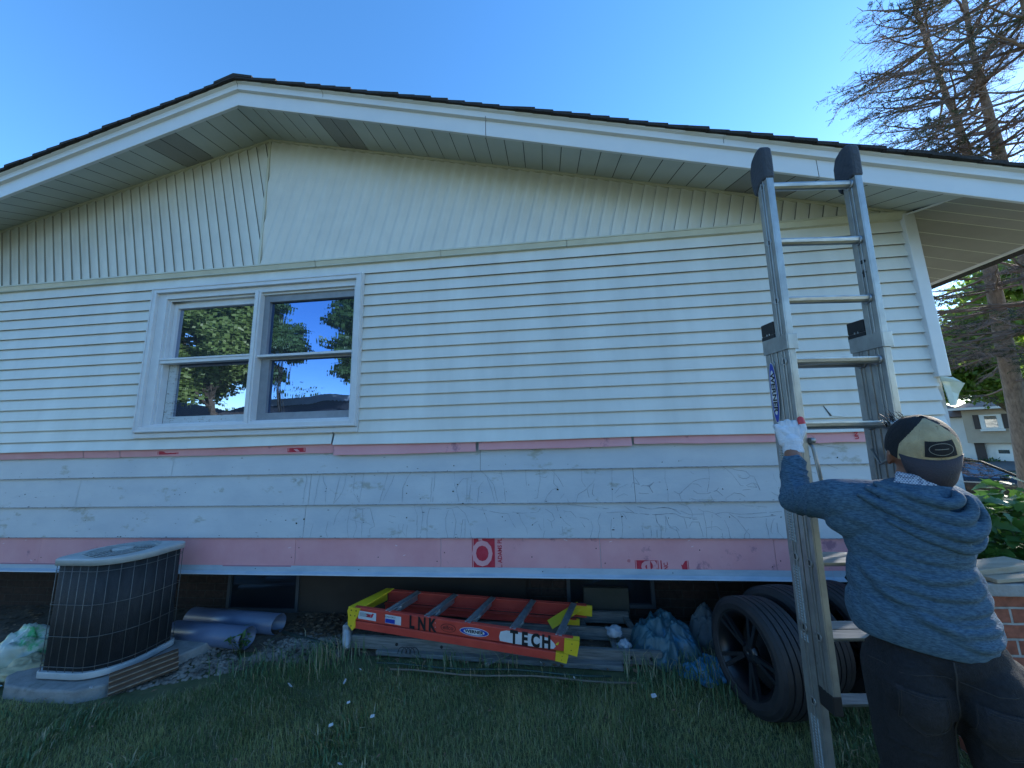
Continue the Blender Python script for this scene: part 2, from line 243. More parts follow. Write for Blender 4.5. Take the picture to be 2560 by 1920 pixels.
M_glassR = glassmat('screened_pane', (.20, .33, .62), .05, .58)
M_dark = mat('dark_inside', (.01, .012, .014), rough=.9)
# ================================================================ house
house = empty('house', (-4, .6, 0), 'cream vinyl-sided gable house with its lower siding stripped to old painted boards and pink foam', 'house')
AP = -5.468; XL = -14.0
def wsz(x): return 4.60-.2455*(x-AP) if x > AP else 4.60+.235*(x-AP)      # soffit height at the wall
def fbz(x): return 4.55-.270*(x+5.43) if x > -5.43 else 4.55+.284*(x+5.43)  # fascia bottom
OV = -.42
# --- horizontal vinyl siding
S = .1016; Z0 = 3.1; mb = MB(); WX0, WX1, WZ0, WZ1 = -6.53, -4.432, 1.73, 3.095
joints = {0: [-3.83], 1: [-3.83], 3: [-1.02], 12: [-3.47], 13: [-3.47], 9: [-2.05], 10: [-2.05], 5: [-7.6], 2: [-3.2]}
def course(x0, x1, zt, zb, y0=.014, y1=-.004, sag=0.):
    n = max(1, int((x1-x0)/.35)); xs = [x0+(x1-x0)*i/n for i in range(n+1)]
    for a, b in zip(xs[:-1], xs[1:]):
        da = .0012*fbm(a*1.3, zb*9)+sag*math.sin(a*2.3); db = .0012*fbm(b*1.3, zb*9)+sag*math.sin(b*2.3)
        mb.face([(a, y0, zt), (a, y1, zb+.004+da), (b, y1, zb+.004+db), (b, y0, zt)])
        mb.face([(a, y1, zb+.004+da), (a, y1+.001, zb+da), (b, y1+.001, zb+db), (b, y1, zb+.004+db)])
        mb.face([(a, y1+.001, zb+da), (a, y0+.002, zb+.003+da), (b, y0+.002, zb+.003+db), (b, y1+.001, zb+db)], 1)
for i in range(16):
    zt = Z0-S*(i-1)+.003; zb = Z0-S*i
    if i == 0: zt = 3.25
    spans = [(XL, -.02)]
    if zb > WZ0-.03 and i > 0: spans = [(XL, WX0+.004), (WX1-.004, -.02)]
    if i == 14: spans = [(XL, -4.66), (-4.645, -.02)]
    if i == 15: spans = [(XL, -4.66), (-4.645, -.02)]
    for x0, x1 in spans:
        cuts = [c for c in joints.get(i, []) if x0 < c < x1]
        xs = [x0]+sorted(cuts)+[x1]
        for k, (a, b) in enumerate(zip(xs[:-1], xs[1:])):
            off = -.0015 if k % 2 else 0
            if i == 15 and x0 < -4.66: course(a, b, zt-.004, zb+.008, y1=-.01, sag=.004)
            elif i == 15: course(a, b, zt+(.0), zb-.0, y1=-.014, sag=.004)
            else: course(a, b, zt, zb, y1=-.004+off)
# torn slit in the lower right
mb.face([(-.808, .009, 1.771), (-.803, .009, 1.771), (-.768, -.004, 1.693), (-.781, -.004, 1.690)], 1); mb.face([(-.803, .009, 1.771), (-.70, .010, 1.775), (-.69, -.0075, 1.684), (-.768, -.009, 1.692)], 0)
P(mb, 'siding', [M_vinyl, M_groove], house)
# --- sheathing behind
mb = MB(); mb.box((XL, .15, .55), (-.03, .20, 3.25)); mb.box((XL, .055, .56), (WX0, .15, 3.25)); mb.box((WX1, .055, .56), (-.03, .15, 3.25)); mb.box((WX0, .055, .56), (WX1, .15, WZ0)); mb.box((WX0, .055, WZ1), (WX1, .15, 3.25)); P(mb, 'wall', M_old, house)
# --- gable boards, perpendicular to each rake
def gable(side):
    bm = bmesh.new()
    sl = .2455 if side > 0 else -.235; a = math.atan(sl)
    u = Vector((math.cos(a), 0, -math.sin(a))); dn = Vector((-math.sin(a), 0, -math.cos(a)))
    org = Vector((AP, 0, 4.62)); pit = .1006
    r = range(-6, 66) if side > 0 else range(-90, 8)
    for k in r:
        p0 = org+u*(k*pit+.03); p1 = org+u*((k+1)*pit+.03)
        q = -1 if side > 0 else 1      # which edge stands proud
        y0, y1 = (-.014, .0) if side > 0 else (.0, -.013)
        pa = p0.lerp(p1, .25); pb = p0.lerp(p1, .72); quads = []
        for (q0, ya), (q1, yb) in (((p0, y0), (pa, y0*.9+y1*.1)), ((pa, y0*.9+y1*.1), (pb, y0*.15+y1*.85)), ((pb, y0*.15+y1*.85), (p1, y1))): quads.append((Vector((q0.x, ya, q0.z))-dn*.3, Vector((q0.x, ya, q0.z))+dn*2.4, Vector((q1.x, yb, q1.z))+dn*2.4, Vector((q1.x, yb, q1.z))-dn*.3, 0))
        for A, B, C_, D_, mi in (*quads,
                                 ((Vector((p1.x, y1, p1.z))-dn*.3), (Vector((p1.x, y1, p1.z))+dn*2.4), (Vector((p1.x, y0, p1.z))+dn*2.4), (Vector((p1.x, y0, p1.z))-dn*.3), 1)):
            f = bm.faces.new([bm.verts.new(v) for v in (A, B, C_, D_)]); f.material_index = mi
    def cut(co, no): bmesh.ops.bisect_plane(bm, geom=bm.verts[:]+bm.edges[:]+bm.faces[:], plane_co=co, plane_no=no, clear_outer=True)
    cut((0, 0, 3.236), (0, 0, -1)); cut((AP, 0, 0), (-side, 0, 0)); cut((AP, 0, 4.60), (-dn)[:]); cut((XL, 0, 0), (-1, 0, 0)); cut((.02, 0, 0), (1, 0, 0))
    me = bpy.data.meshes.new('g'); bm.to_mesh(me); bm.free(); me.materials.append(M_vinyl2); me.materials.append(M_lap2 if side < 0 else M_lap)
    o = bpy.data.objects.new('gable_board_panel', me); COL.objects.link(o); P_(o)
def P_(o): o.parent = house; o.matrix_parent_inverse = Matrix.Translation(-Vector(house.location))
gable(1); gable(-1)
mb = MB(); mb.box((XL, .02, 3.2), (0, .12, 3.3)); mb.face([(XL, .02, 2.9), (0, .02, 3.2), (0, .02, 3.26), (AP, .02, 4.7), (XL, .02, wsz(XL))]); P(mb, 'gable_backing', M_vinyl2, house)
# joint trim at the apex and thin channel along the soffit
mb = MB(); mb.box((AP-.012, -.02, 3.245), (AP+.010, -.004, 4.58)); P(mb, 'joint_strip', M_trimc, house)
mb = MB()
for x0, x1 in ((XL, AP), (AP, .03)):
    n = 1
    mb.face([(x0, -.022, wsz(x0)-.022), (x1, -.022, wsz(x1)-.022), (x1, -.022, wsz(x1)+.002), (x0, -.022, wsz(x0)+.002)])
    mb.face([(x0, -.022, wsz(x0)-.022), (x0, .02, wsz(x0)-.02), (x1, .02, wsz(x1)-.02), (x1, -.022, wsz(x1)-.022)])
P(mb, 'soffit_channel', M_trimc, house)
# drip band between gable and siding
mb = MB()
prof = [(.02, 3.262), (-.034, 3.256), (-.036, 3.242), (-.030, 3.240), (-.018, 3.205), (-.020, 3.198), (.0, 3.196), (.012, 3.19)]
for x0, x1 in ((XL, -7.9), (-7.896, -4.9), (-4.896, -3.72), (-3.716, -2.62), (-2.616, .03)):
    for (ya, za), (yb, zb) in zip(prof[:-1], prof[1:]): mb.face([(x0, ya, za), (x0, yb, zb), (x1, yb, zb), (x1, ya, za)])
P(mb, 'drip_band', M_trimc, house)
# corner post + torn end
mb = MB(); mb.box((-.035, -.028, 1.95), (.045, .03, 3.25)); mb.box((.045, -.02, 1.95), (.055, .10, 3.23)); P(mb, 'corner_post', M_trim, house, .004)
mb = MB(); random.seed(3)
for (a, b, c, d) in (((-.03, -.03, 1.95), (.05, -.03, 1.94), (.085, -.045, 1.90), (-.02, -.02, 1.915)), ((.03, .0, 1.93), (.17, .02, 1.90), (.14, .04, 1.83), (.05, .02, 1.86)), ((.0, -.004, 1.93), (.05, .0, 1.93), (.06, .0, 1.74), (.02, -.004, 1.74)), ((.05, .02, 1.86), (.14, .04, 1.83), (.13, .06, 1.75), (.06, .0, 1.74))):
    n = len(mb.v); mb.face([a, b, c, d]); mb.face([(p[0]-.002, p[1]+.003, p[2]) for p in (d, c, b, a)])
P(mb, 'torn_corner_trim', mat('pale_green_back', (.50, .58, .46), (.60, .64, .58), 10, .6), house)
mb = MB(); mb.box((-.02, .03, .55), (.03, .16, 1.95)); P(mb, 'corner_board', M_old, house)
# side wall of the house going away (+Y)
mb = MB()
for i in range(26): z = 3.2-S*i; mb.face([(.03, .05, z), (.045, .05, z-S), (.045, 9, z-S), (.03, 9, z)])
mb.box((-.1, .16, 0), (.03, 9, 3.3)); P(mb, 'side_wall', M_vinyl, house)
# --- rake soffit
mb = MB()
def sz(x, t): return wsz(x)*(1-t)+fbz(x)*t    # t 0 at wall 1 at fascia
def strip(xa, xb, mi, drop=0.): mb.face([(xa, -.005, sz(xa, 0)-drop), (xa, OV+.01, sz(xa, 1)+.012-drop), (xb, OV+.01, sz(xb, 1)+.012-drop), (xb, -.005, sz(xb, 0)-drop)], mi)
x = AP; pw = .1485
VENTR = (5, 6, 28, 29, 30); VENTL = (4, 5)
xs = []; 
for k in range(0, 37):
    a = AP+pw*k; b = min(a+pw, .0)
    if a >= -.01: break
    strip(a+.003, b-.003, 1 if k in VENTR else 0); strip(a-.003, a+.003, 2, -.006)
for k in range(0, 58):
    a = AP-pw*k; b = a-pw
    strip(b+.003, a-.003, 1 if k in VENTL else 0); strip(a-.003, a+.003, 2, -.006)
P(mb, 'soffit_panel', [M_soffit, M_vent, M_groove], house)
# mitre strip and eave soffit (x > 0)
mb = MB(); mb.bar((0, 0, 3.235), (.0-.0, OV+.02, 3.115), .03, .008); P(mb, 'mitre_strip', M_trim, house)
mb = MB(); XE = 1.0
def ez(x, y): 
    t = min(1, max(0, y/OV)); return (3.25-.25*x)*(1-t)+fbz(x)*t+.012*t
ys = [OV+.01, -.27, -.12, .03]+[.18+.15*i for i in range(55)]
for a, b in zip(ys[:-1], ys[1:]):
    mb.face([(0, a+.003, ez(0, a)), (XE, a+.003, ez(XE, a)), (XE, b-.003, ez(XE, b)), (0, b-.003, ez(0, b))], 0)
    mb.face([(0, b-.0035, ez(0, b)-.001), (XE, b-.0035, ez(XE, b)-.001), (XE, b+.0035, ez(XE, b)-.001), (0, b+.0035, ez(0, b)-.001)], 1)
P(mb, 'eave_soffit', [mat('eave_soffit_shade', (.24, .23, .21), (.29, .28, .255), 3, .5), M_trimc], house)  # soffit metal coloured darker, the shadow under the eave painted in
# --- fascia profile along both rakes
mb = MB(); mr = MB()
def hh(x0, x1, prof, mbx, mi=0):
    for (ya, za), (yb, zb) in zip(prof[:-1], prof[1:]):
        mbx.face([(x0, ya, fbz(x0)+za), (x0, yb, fbz(x0)+zb), (x1, yb, fbz(x1)+zb), (x1, ya, fbz(x1)+za)], mi)
fp = [(OV+.03, .012), (OV+.002, .0), (OV, .003), (OV, .133)]
up = [(OV, .133), (OV-.024, .139), (OV-.026, .155)]
tp = [(OV-.023, .156), (OV-.024, .190), (OV-.040, .200), (OV-.042, .209), (OV+.02, .213)]
for x0, x1 in ((XL, -9.0), (-8.996, AP+.038), (AP+.038, -3.235), (-3.231, -.9), (-.896, XE)): hh(x0, x1, fp, mb)
for x0, x1 in ((XL, AP+.035), (AP+.035, -3.23), (-3.227, XE)): hh(x0, x1, up, mb)
for x0, x1 in ((XL, -8.1), (-8.098, AP+.035), (AP+.038, -4.62), (-4.617, -1.5), (-1.497, XE)): hh(x0, x1, tp, mb)
mb.box((XE-.01, OV+.04, 2.985), (XE+.012, 9, 3.06))
P(mb, 'fascia', M_fascia, house)
# gutterless roof with stepped shingle courses
xs = -5.44; k = 0
for side in (1, -1):
    k = 0; x = -5.44
    while (x < XE+.05) if side > 0 else (x > XL):
        x2 = x+side*.137; th = .036+random.uniform(-.003, .004); yj = random.uniform(-.008, .004)
        za, zb = fbz(x)+.212, fbz(x2)+.212
        A = (x, OV-.06+yj, za); B = (x2, OV-.06+yj, zb)
        t0 = .012; t1 = th*.72
        for (y0, y1) in ((OV-.062+yj, 9.),):
            vs = [(x-side*.02, y0, za), (x2, y0, zb), (x2, y0, zb+t1), (x-side*.02, y0, za+t0+.008), (x-side*.02, y1, za), (x2, y1, zb), (x2, y1, zb+t1), (x-side*.02, y1, za+t0+.008)]
            mr.add(vs, [(0, 1, 2, 3), (3, 2, 6, 7), (1, 5, 6, 2), (0, 4, 5, 1), (4, 7, 6, 5)])
        x = x2
mr.add([(-5.62, OV-.067, fbz(-5.62)+.225), (-5.44, OV-.067, fbz(-5.44)+.229), (-5.26, OV-.067, fbz(-5.26)+.225), (-5.26, OV-.067, fbz(-5.26)+.247), (-5.44, OV-.067, fbz(-5.44)+.256), (-5.62, OV-.067, fbz(-5.62)+.247)]+
       [(-5.62, 9, fbz(-5.62)+.225), (-5.44, 9, fbz(-5.44)+.229), (-5.26, 9, fbz(-5.26)+.225), (-5.26, 9, fbz(-5.26)+.247), (-5.44, 9, fbz(-5.44)+.256), (-5.62, 9, fbz(-5.62)+.247)], [(0, 1, 4, 5), (1, 2, 3, 4), (5, 4, 10, 11), (4, 3, 9, 10), (2, 8, 9, 3), (0, 5, 11, 6), (0, 6, 7, 1), (1, 7, 8, 2)])
P(mr, 'roof', M_shing, house)
# --- window
win = None
mb = MB(); fw = .052
def ring(x0, x1, z0, z1, wv, ya, yb, mbx, mi=0, ww=None):
    l, r, b, t = ww or (wv, wv, wv, wv)
    mbx.box((x0, ya, z0), (x0+l, yb, z1), mi); mbx.box((x1-r, ya, z0), (x1, yb, z1), mi)
    mbx.box((x0+l, ya, z0), (x1-r, yb, z0+b), mi); mbx.box((x0+l, ya, z1-t), (x1-r, yb, z1), mi)
ring(WX0, WX1, WZ0, WZ1, fw, -.042, .03, mb)
ring(WX0+.006, WX1-.006, WZ0+.006, WZ1-.006, .012, -.048, -.0425, mb)
win = P(mb, 'window', M_white, house, .003)
mb = MB(); ring(WX0+fw, WX1-fw, WZ0+fw, WZ1-fw, .03, -.012, .05, mb, ww=(.085, .03, .02, .055)); ring(WX0+fw+.085, WX1-fw-.03, WZ0+fw+.02, WZ1-fw-.055, .02, .012, .07, mb, ww=(.02, .006, .008, .02)); SUB(mb, 'jamb', M_white, win, .002)
mb = MB(); mb.box((-5.478, -.02, WZ0+fw-.006), (-5.418, .08, WZ1-fw-.052)); mb.box((-5.462, -.03, WZ0+fw-.02), (-5.434, -.021, WZ1-fw-.04)); SUB(mb, 'mullion', M_white, win, .003)
gx = ((-6.372, -5.478), (-5.418, -4.514))
# left sashes (white, peeling), right (grey behind a screen)
mb = MB(); ring(gx[0][0], gx[0][1]-.005, 2.38, 2.985, .05, .045, .09, mb, ww=(.04, .022, .02, .075)); SUB(mb, 'sash', M_white, win, .002, 'upper white sash of the left window unit')
mb = MB(); ring(gx[0][0], gx[0][1]-.003, 1.80, 2.40, .06, .07, .11, mb, ww=(.075, .03, .075, .01)); SUB(mb, 'sash', M_peel, win, .002, 'lower white sash with peeling paint')
mb = MB(); mb.box((gx[0][0]-.02, -.005, 2.362), (gx[0][1], .06, 2.392)); mb.box((gx[0][0]-.02, -.012, 2.392), (gx[0][1], .05, 2.41)); SUB(mb, 'meeting_rail', M_white, win, .003)
mb = MB(); ring(gx[1][0], gx[1][1], 2.385, 2.975, .05, .03, .08, mb, ww=(.055, .02, .02, .07)); SUB(mb, 'sash', M_grey, win, .002, 'upper grey sash of the right window unit')
mb = MB(); ring(gx[1][0], gx[1][1], 1.79, 2.375, .06, .05, .10, mb, ww=(.08, .012, .085, .02)); SUB(mb, 'sash', M_grey, win, .002, 'lower grey sash of the right window unit')
mb = MB(); mb.box((gx[1][0], -.005, 2.374), (gx[1][1], .05, 2.396)); SUB(mb, 'meeting_rail', M_white, win, .002)
for (a, b, c, d, y, m) in ((-6.34, -5.50, 2.39, 2.915, .07, M_glassL), (-6.31, -5.50, 1.87, 2.385, .09, M_glassL), (-5.37, -4.53, 2.40, 2.91, .06, M_glassR), (-5.345, -4.52, 1.87, 2.36, .08, M_glassR)):
    mb = MB(); mb.box((a, y, c), (b, y+.006, d)); SUB(mb, 'pane', m, win)
mb = MB(); mb.box((-6.45, .11, 1.78), (-4.48, .14, 3.03)); SUB(mb, 'dark_interior', M_dark, win)
mb = MB(); ring(WX0-.02, WX1+.004, WZ0-.045, WZ1, .01, -.02, -.004, mb, ww=(.0201, .004, .04, .001)); SUB(mb, 'outer_channel', M_white, win)
# --- old painted boards
mb = MB(); E0 = .548
rows = [(1.60, 1.341), (1.349, 1.087), (1.095, .829)]
def yat(z, zt, zb): return .050-.018*(zt-z)/(zt-zb)
for r, (zt, zb) in enumerate(rows):
    cuts = {0: [-6.17, -3.4], 1: [-7.1, -4.86, -2.205], 2: [-4.89]}[r]
    xs = [XL]+cuts+[-.03]
    for a, b in zip(xs[:-1], xs[1:]):
        a += .0015; b -= .0015; n = int((b-a)/.3)+1; px = [a+(b-a)*i/n for i in range(n+1)]
        for p, q in zip(px[:-1], px[1:]):
            dp = .002*fbm(p, r*7.1); dq = .002*fbm(q, r*7.1)
            mb.face([(p, .050, zt), (p, .032+dp, zb), (q, .032+dq, zb), (q, .050, zt)])
            mb.face([(p, .032+dp, zb), (p, .052, zb+.001), (q, .052, zb+.001), (q, .032+dq, zb)], 2)
            mb.face([(p, .0312+dp, zb+.005+.0012*fbm(p*9, r)), (p, .0310+dp, zb), (q, .0310+dq, zb), (q, .0312+dq, zb+.005+.0012*fbm(q*9, r))], 1)  # dark strip on the butt edge, painted shade of the gap below
    for c in cuts: mb.face([(c-.0015, .0515, zt), (c-.0015, .036, zb), (c+.0015, .036, zb), (c+.0015, .0515, zt)], 2)
def rowof(z):
    for zt, zb in rows[::-1]:
        if z < zt: 
            if z >= zb: return zt, zb
    return rows[0]
for pl in CRACKS:
    pts = [(pl[i]/1000, pl[i+1]/1000) for i in range(0, len(pl), 2)]
    zt, zb = rowof(sum(p[1] for p in pts)/len(pts))
    dense = []
    for (x0, z0), (x1, z1) in zip(pts[:-1], pts[1:]):
        l = math.hypot(x1-x0, z1-z0); n = max(1, int(l/.02))
        for i in range(n):
            t = i/n; x = x0+(x1-x0)*t; z = z0+(z1-z0)*t
            dense.append((x+.0035*fbm(x*22, z*22, 3), z+.0035*fbm(x*22, z*22, 9)))
    dense.append(pts[-1])
    for i, ((x0, z0), (x1, z1)) in enumerate(zip(dense[:-1], dense[1:])):
        z0 = min(max(z0, zb+.006), zt-.01); z1 = min(max(z1, zb+.006), zt-.01)
        dx, dz = x1-x0, z1-z0; l = math.hypot(dx, dz)
        if l < 1e-4: continue
        wd = .0011+.0007*fbm(x0*9, z0*9, 1); nx, nz = -dz/l*wd, dx/l*wd
        if abs(fbm(x0*13, z0*13, 5)) > .55: continue
        y0 = yat(z0, zt, zb)-.003; y1 = yat(z1, zt, zb)-.003
        mb.face([(x0-nx, y0, z0-nz), (x1-nx, y1, z1-nz), (x1+nx, y1, z1+nz), (x0+nx, y0, z0+nz)], 1)
for x, z, r in HOLES:
    x /= 1000; z /= 1000; r /= 2000; zt, zb = rowof(z); y = yat(z, zt, zb)-.0035
    pts = []; n = 9; r *= .8
    for i in range(n):
        t = 2*math.pi*i/n; rr = r*random.uniform(.65, 1.3); pts.append((x+rr*math.cos(t)*.9, y, z+rr*math.sin(t)))
    mb.face([(p[0]+(p[0]-x)*.35, y+.0006, p[2]+(p[2]-z)*.25-.001) for p in pts], 3); mb.face(pts, 2)
random.seed(21)
for _ in range(170):
    x = random.uniform(-8.2, -.4); zt, zb = random.choice(rows); z = random.uniform(zb+.01, zt-.03) if random.random() < .5 else zb+random.uniform(.004, .02)
    if zt == 1.60: z = min(z, 1.5)
    y = yat(z, zt, zb)-.0032; r = random.uniform(.001, .004); s_ = random.uniform(1, 4)
    mb.face([(x+r*s_*math.cos(t)*random.uniform(.6, 1.2), y, z+r*math.sin(t)) for t in (0, 1.2, 2.4, 3.6, 4.9)], random.choice((1, 1, 2)))
P(mb, 'old_board_siding', [M_old, M_crack_lap_shade, M_hole, M_moss], house)
# --- pink foam: upper torn strips
mb = MB()
ups = [(XL, -7.08, 1.535, 1.523), (-7.075, -6.70, 1.522, 1.518), (-6.695, -4.65, 1.521, 1.512), (-4.643, -3.43, 1.494, 1.498), (-3.405, -2.206, 1.510, 1.512), (-2.19, -.95, 1.527, 1.514), (-.95, -.06, 1.50, 1.51)]
for j, (a, b, za, zb) in enumerate(ups):
    n = max(2, int((b-a)/.06)); yb = .022 if j < 3 else .004
    fx = [a+(b-a)*i/n for i in range(n+1)]
    def zz(x): t = (x-a)/(b-a); return za+(zb-za)*t+.004*fbm(x*5, j)+(-.004*math.sin(t*math.pi) if j > 2 else 0)
    for p, q in zip(fx[:-1], fx[1:]):
        mb.face([(p, .012, 1.60), (p, yb, zz(p)), (q, yb, zz(q)), (q, .012, 1.60)]); mb.face([(p, yb, zz(p)), (p, .045, zz(p)+.001), (q, .045, zz(q)+.001), (q, yb, zz(q))])
P(mb, 'upper_foam_strip', M_pink, house)
# lower foam course
mb = MB(); seams = [XL, -7.414, -4.960, -3.727, -2.491, -1.258, -.03]
for j, (a, b) in enumerate(zip(seams[:-1], seams[1:])):
    d = random.uniform(0, .003); mb.box((a+.002, .052-d, .56), (b-.002, .08, .84))
    for _ in range(3 if j else 5):     # bright nicks and nail dents
        x = random.uniform(max(a, -8)+.05, b-.05); z = random.choice((random.uniform(.80, .825), random.uniform(.62, .8))); y = .0505-d; l = random.uniform(.01, .03); s_ = random.choice((-1, 1, 1))
        mb.face([(x, y, z), (x+l, y, z+l*.35*s_), (x+l+.004, y, z+l*.35*s_+.005), (x+.002, y, z+.007)], 1)
    for x in (a+.03, b-.03, (a+b)/2+.1):
        z = random.uniform(.63, .76); mb.face([(x+.004*math.cos(t), .0503-d, z+.005*math.sin(t)) for t in (0, 1, 2, 3, 4, 5)], 2)
for a, b in ((-8.2, -7.07), (-5.6, -4.985)):
    mb.box((a, .0445, .603), (b, .052, .612), 3)
P(mb, 'lower_foam_strip', [M_pink, mat('foam_nick', (.78, .55, .60), rough=.6), M_hole, mat('foam_edge', (.40, .2, .25), rough=.7)], house)
# printed red marks
Yp = .0478
def RP(mb): P(mb, 'red_print', [M_red, M_pink], house)
def bars(mb, xs, z0, z1, ya, yb):
    for xx in xs: mb.face([(xx-.003, ya, z0), (xx+.003, ya, z0), (xx+.003, yb, z1), (xx-.003, yb, z1)], 1)
mb = MB(); mb.box((-3.476, Yp, .57), (-3.296, .0498, .826), 0); bars(mb, (-3.467, -3.285), .57, .825, Yp-.001, Yp-.001)
text_faces(mb, 'Of', .215, frame((-3.386, Yp-.0015, .745), (0, 0, 1), (-1, 0, 0)), 1, bold=.006, sx=1.12); RP(mb)
mb = MB(); text_faces(mb, 'R. L. ADAMS PL', .046, frame((-3.255, Yp, .695), (0, 0, 1), (-1, 0, 0)), 0, bold=.001, sx=.85); RP(mb)
mb = MB(); mb.box((-2.243, Yp, .56), (-2.075, .0498, .672), 0); bars(mb, (-2.236, -2.083), .57, .672, Yp-.001, Yp-.001)
text_faces(mb, 'e', .22, frame((-2.16, Yp-.0015, .625), (0, 0, 1), (-1, 0, 0)), 1, bold=.006, sx=.9); RP(mb)
mb = MB(); mb.box((-2.06, Yp, .58), (-2.052, .0498, .672), 0); text_faces(mb, 'S, INC.', .042, frame((-2.022, Yp, .615), (0, 0, 1), (-1, 0, 0)), 0, bold=.001, sx=.8); RP(mb)
mb = MB(); text_faces(mb, '®', .03, frame((-2.285, Yp, .668), (0, 0, 1), (-1, 0, 0)), 0); RP(mb)
mb = MB()
for poly in ([(-1.905, .58), (-1.872, .58), (-1.872, .672), (-1.885, .668), (-1.905, .640), (-1.918, .645), (-1.912, .634)], [(-1.866, .58), (-1.862, .58), (-1.862, .672), (-1.866, .672)]): mb.face([(x, Yp, z) for x, z in poly], 0)
RP(mb)
for x0, x1 in ((-6.317, -6.110), (-5.07, -4.905)):     # upper marks partly covered by the siding
    mb = MB(); mb.face([(x0, .0195, 1.535 if x0 < -6 else 1.527), (x1, .0195, 1.535 if x0 < -6 else 1.527), (x1, .013, 1.60), (x0, .013, 1.60)], 0)
    if x0 < -6: mb.face([(-6.21+.06*math.cos(t), .0172-.0, 1.582+.035*math.sin(t)) for t in [math.pi*i/9+math.pi for i in range(10)]], 1)
    else: mb.face([(x, .0172, z) for x, z in ((-5.05, 1.575), (-5.01, 1.575), (-4.955, 1.532), (-4.985, 1.532))], 1)
    bars(mb, (x0+.012, x1-.012), 1.535, 1.60, .0180, .0125); RP(mb)
mb = MB(); text_faces(mb, 'UNI', .035, frame((-.62, .002, 1.55), (0, 0, 1), (-1, 0, 0)), 0, bold=.0015); RP(mb)

# --- flashing along the bottom
mb = MB()
for j, (a, b) in enumerate(((XL, -6.6), (-6.598, -3.93), (-3.935, -2.55), (-2.552, -.9), (-.898, .03))):
    n = int((b-a)/.15)+1; fx = [a+(b-a)*i/n for i in range(n+1)]; o_ = .0015*(j % 2)
    for p, q in zip(fx[:-1], fx[1:]):
        g = lambda x: .0018*fbm(x*3, 1.7*j)
        pr = lambda x: [(.047-o_, .612+g(x)), (.044-o_, .570+g(x)), (.020-o_, .556+g(x)), (.018-o_, .549+g(x)), (.03, .545), (.16, .56)]
        A = pr(p); B = pr(q)
        for k in range(5): mb.face([(p, *A[k]), (p, *A[k+1]), (q, *B[k+1]), (q, *B[k])], 0 if k not in (2, 3) else 1)
for x in (-6.9, -5.3, -4.4, -2.93, -1.98, -.75): mb.face([(x+.004*math.cos(t), .0435, .588+.004*math.sin(t)) for t in (0, 1, 2, 3, 4, 5)], 2)
P(mb, 'flashing', [M_flash, M_flash2, M_hole], house)
# --- floor overhang underside and recessed foundation
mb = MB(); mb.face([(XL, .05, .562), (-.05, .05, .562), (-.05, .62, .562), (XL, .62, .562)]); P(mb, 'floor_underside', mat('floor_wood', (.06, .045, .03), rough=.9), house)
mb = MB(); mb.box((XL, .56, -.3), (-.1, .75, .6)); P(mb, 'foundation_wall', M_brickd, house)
for x0, x1, z0 in ((-6.0, -5.26, .03), (-2.74, -1.995, .13)):
    mb = MB(); ring(x0, x1, z0, .56, .03, .53, .562, mb); bw = P(mb, 'basement_window', mat('dark_steel', (.05, .06, .07), rough=.6), house)
    mb = MB(); mb.box((x0+.03, .548, z0+.03), (x1-.03, .556, .56)); SUB(mb, 'pane', glassmat('dim_pane', (.25, .35, .45), 0, .25), bw)
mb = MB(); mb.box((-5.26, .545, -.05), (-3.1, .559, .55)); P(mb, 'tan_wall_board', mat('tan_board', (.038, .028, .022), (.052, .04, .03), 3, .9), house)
mb = MB(); mb.tube([(-1.56, .54, .56), (-1.50, .53, .4), (-1.47, .52, .2), (-1.40, .50, .02)], .008, 6); P(mb, 'hanging_cable', M_black, house)
# ================================================================ ground
M_soil = mat('lawn_soil', (.06, .08, .03), (.11, .11, .05), 6, 1., bump=.6, bscale=60)
M_dirt = mat('dirt', (.07, .05, .035), (.14, .105, .075), 12, 1., bump=.8, bscale=40, c3=(.05, .035, .025), c3thr=.55, c3scale=6)
def gz(x, y):
    z = .012*fbm(x*1.2, y*1.2)
    if x > .8 or y > 9: 
        t = min(1., max(0., (x-.8)/7.0)); z -= .9*t*t*(3-2*t)
    return z
def sheet(name, xs, ys, zf, m, kind='structure'):
    X, Y = np.meshgrid(xs, ys); V = np.stack([X.ravel(), Y.ravel(), np.array([zf(a, b) for a, b in zip(X.ravel(), Y.ravel())])], 1)
    nx = len(xs); i = np.arange(len(ys)-1)[:, None]*nx+np.arange(nx-1)[None]; i = i.ravel()
    o = from_np(name, V, np.stack([i, i+1, i+nx+1, i+nx], 1), m, smooth=True); tag(o, kind=kind); return o
gx_ = np.concatenate([np.linspace(-150, -12, 10), np.linspace(-11, 9, 70), np.linspace(10, 150, 16)])
gy_ = np.concatenate([np.linspace(-150, -8, 10), np.linspace(-7, 9, 60), np.linspace(10, 200, 16)])
sheet('lawn', gx_, gy_, lambda x, y: gz(x, y), M_soil)
def dz(x, y): return gz(x, y)+.006+.03*max(0, y)+.018*abs(fbm(x*5, y*5, 2))*(1 if y > .02 else .3)
sheet('dirt_bed', np.linspace(-10, -.1, 150), np.linspace(-.02, .58, 16), dz, M_dirt)
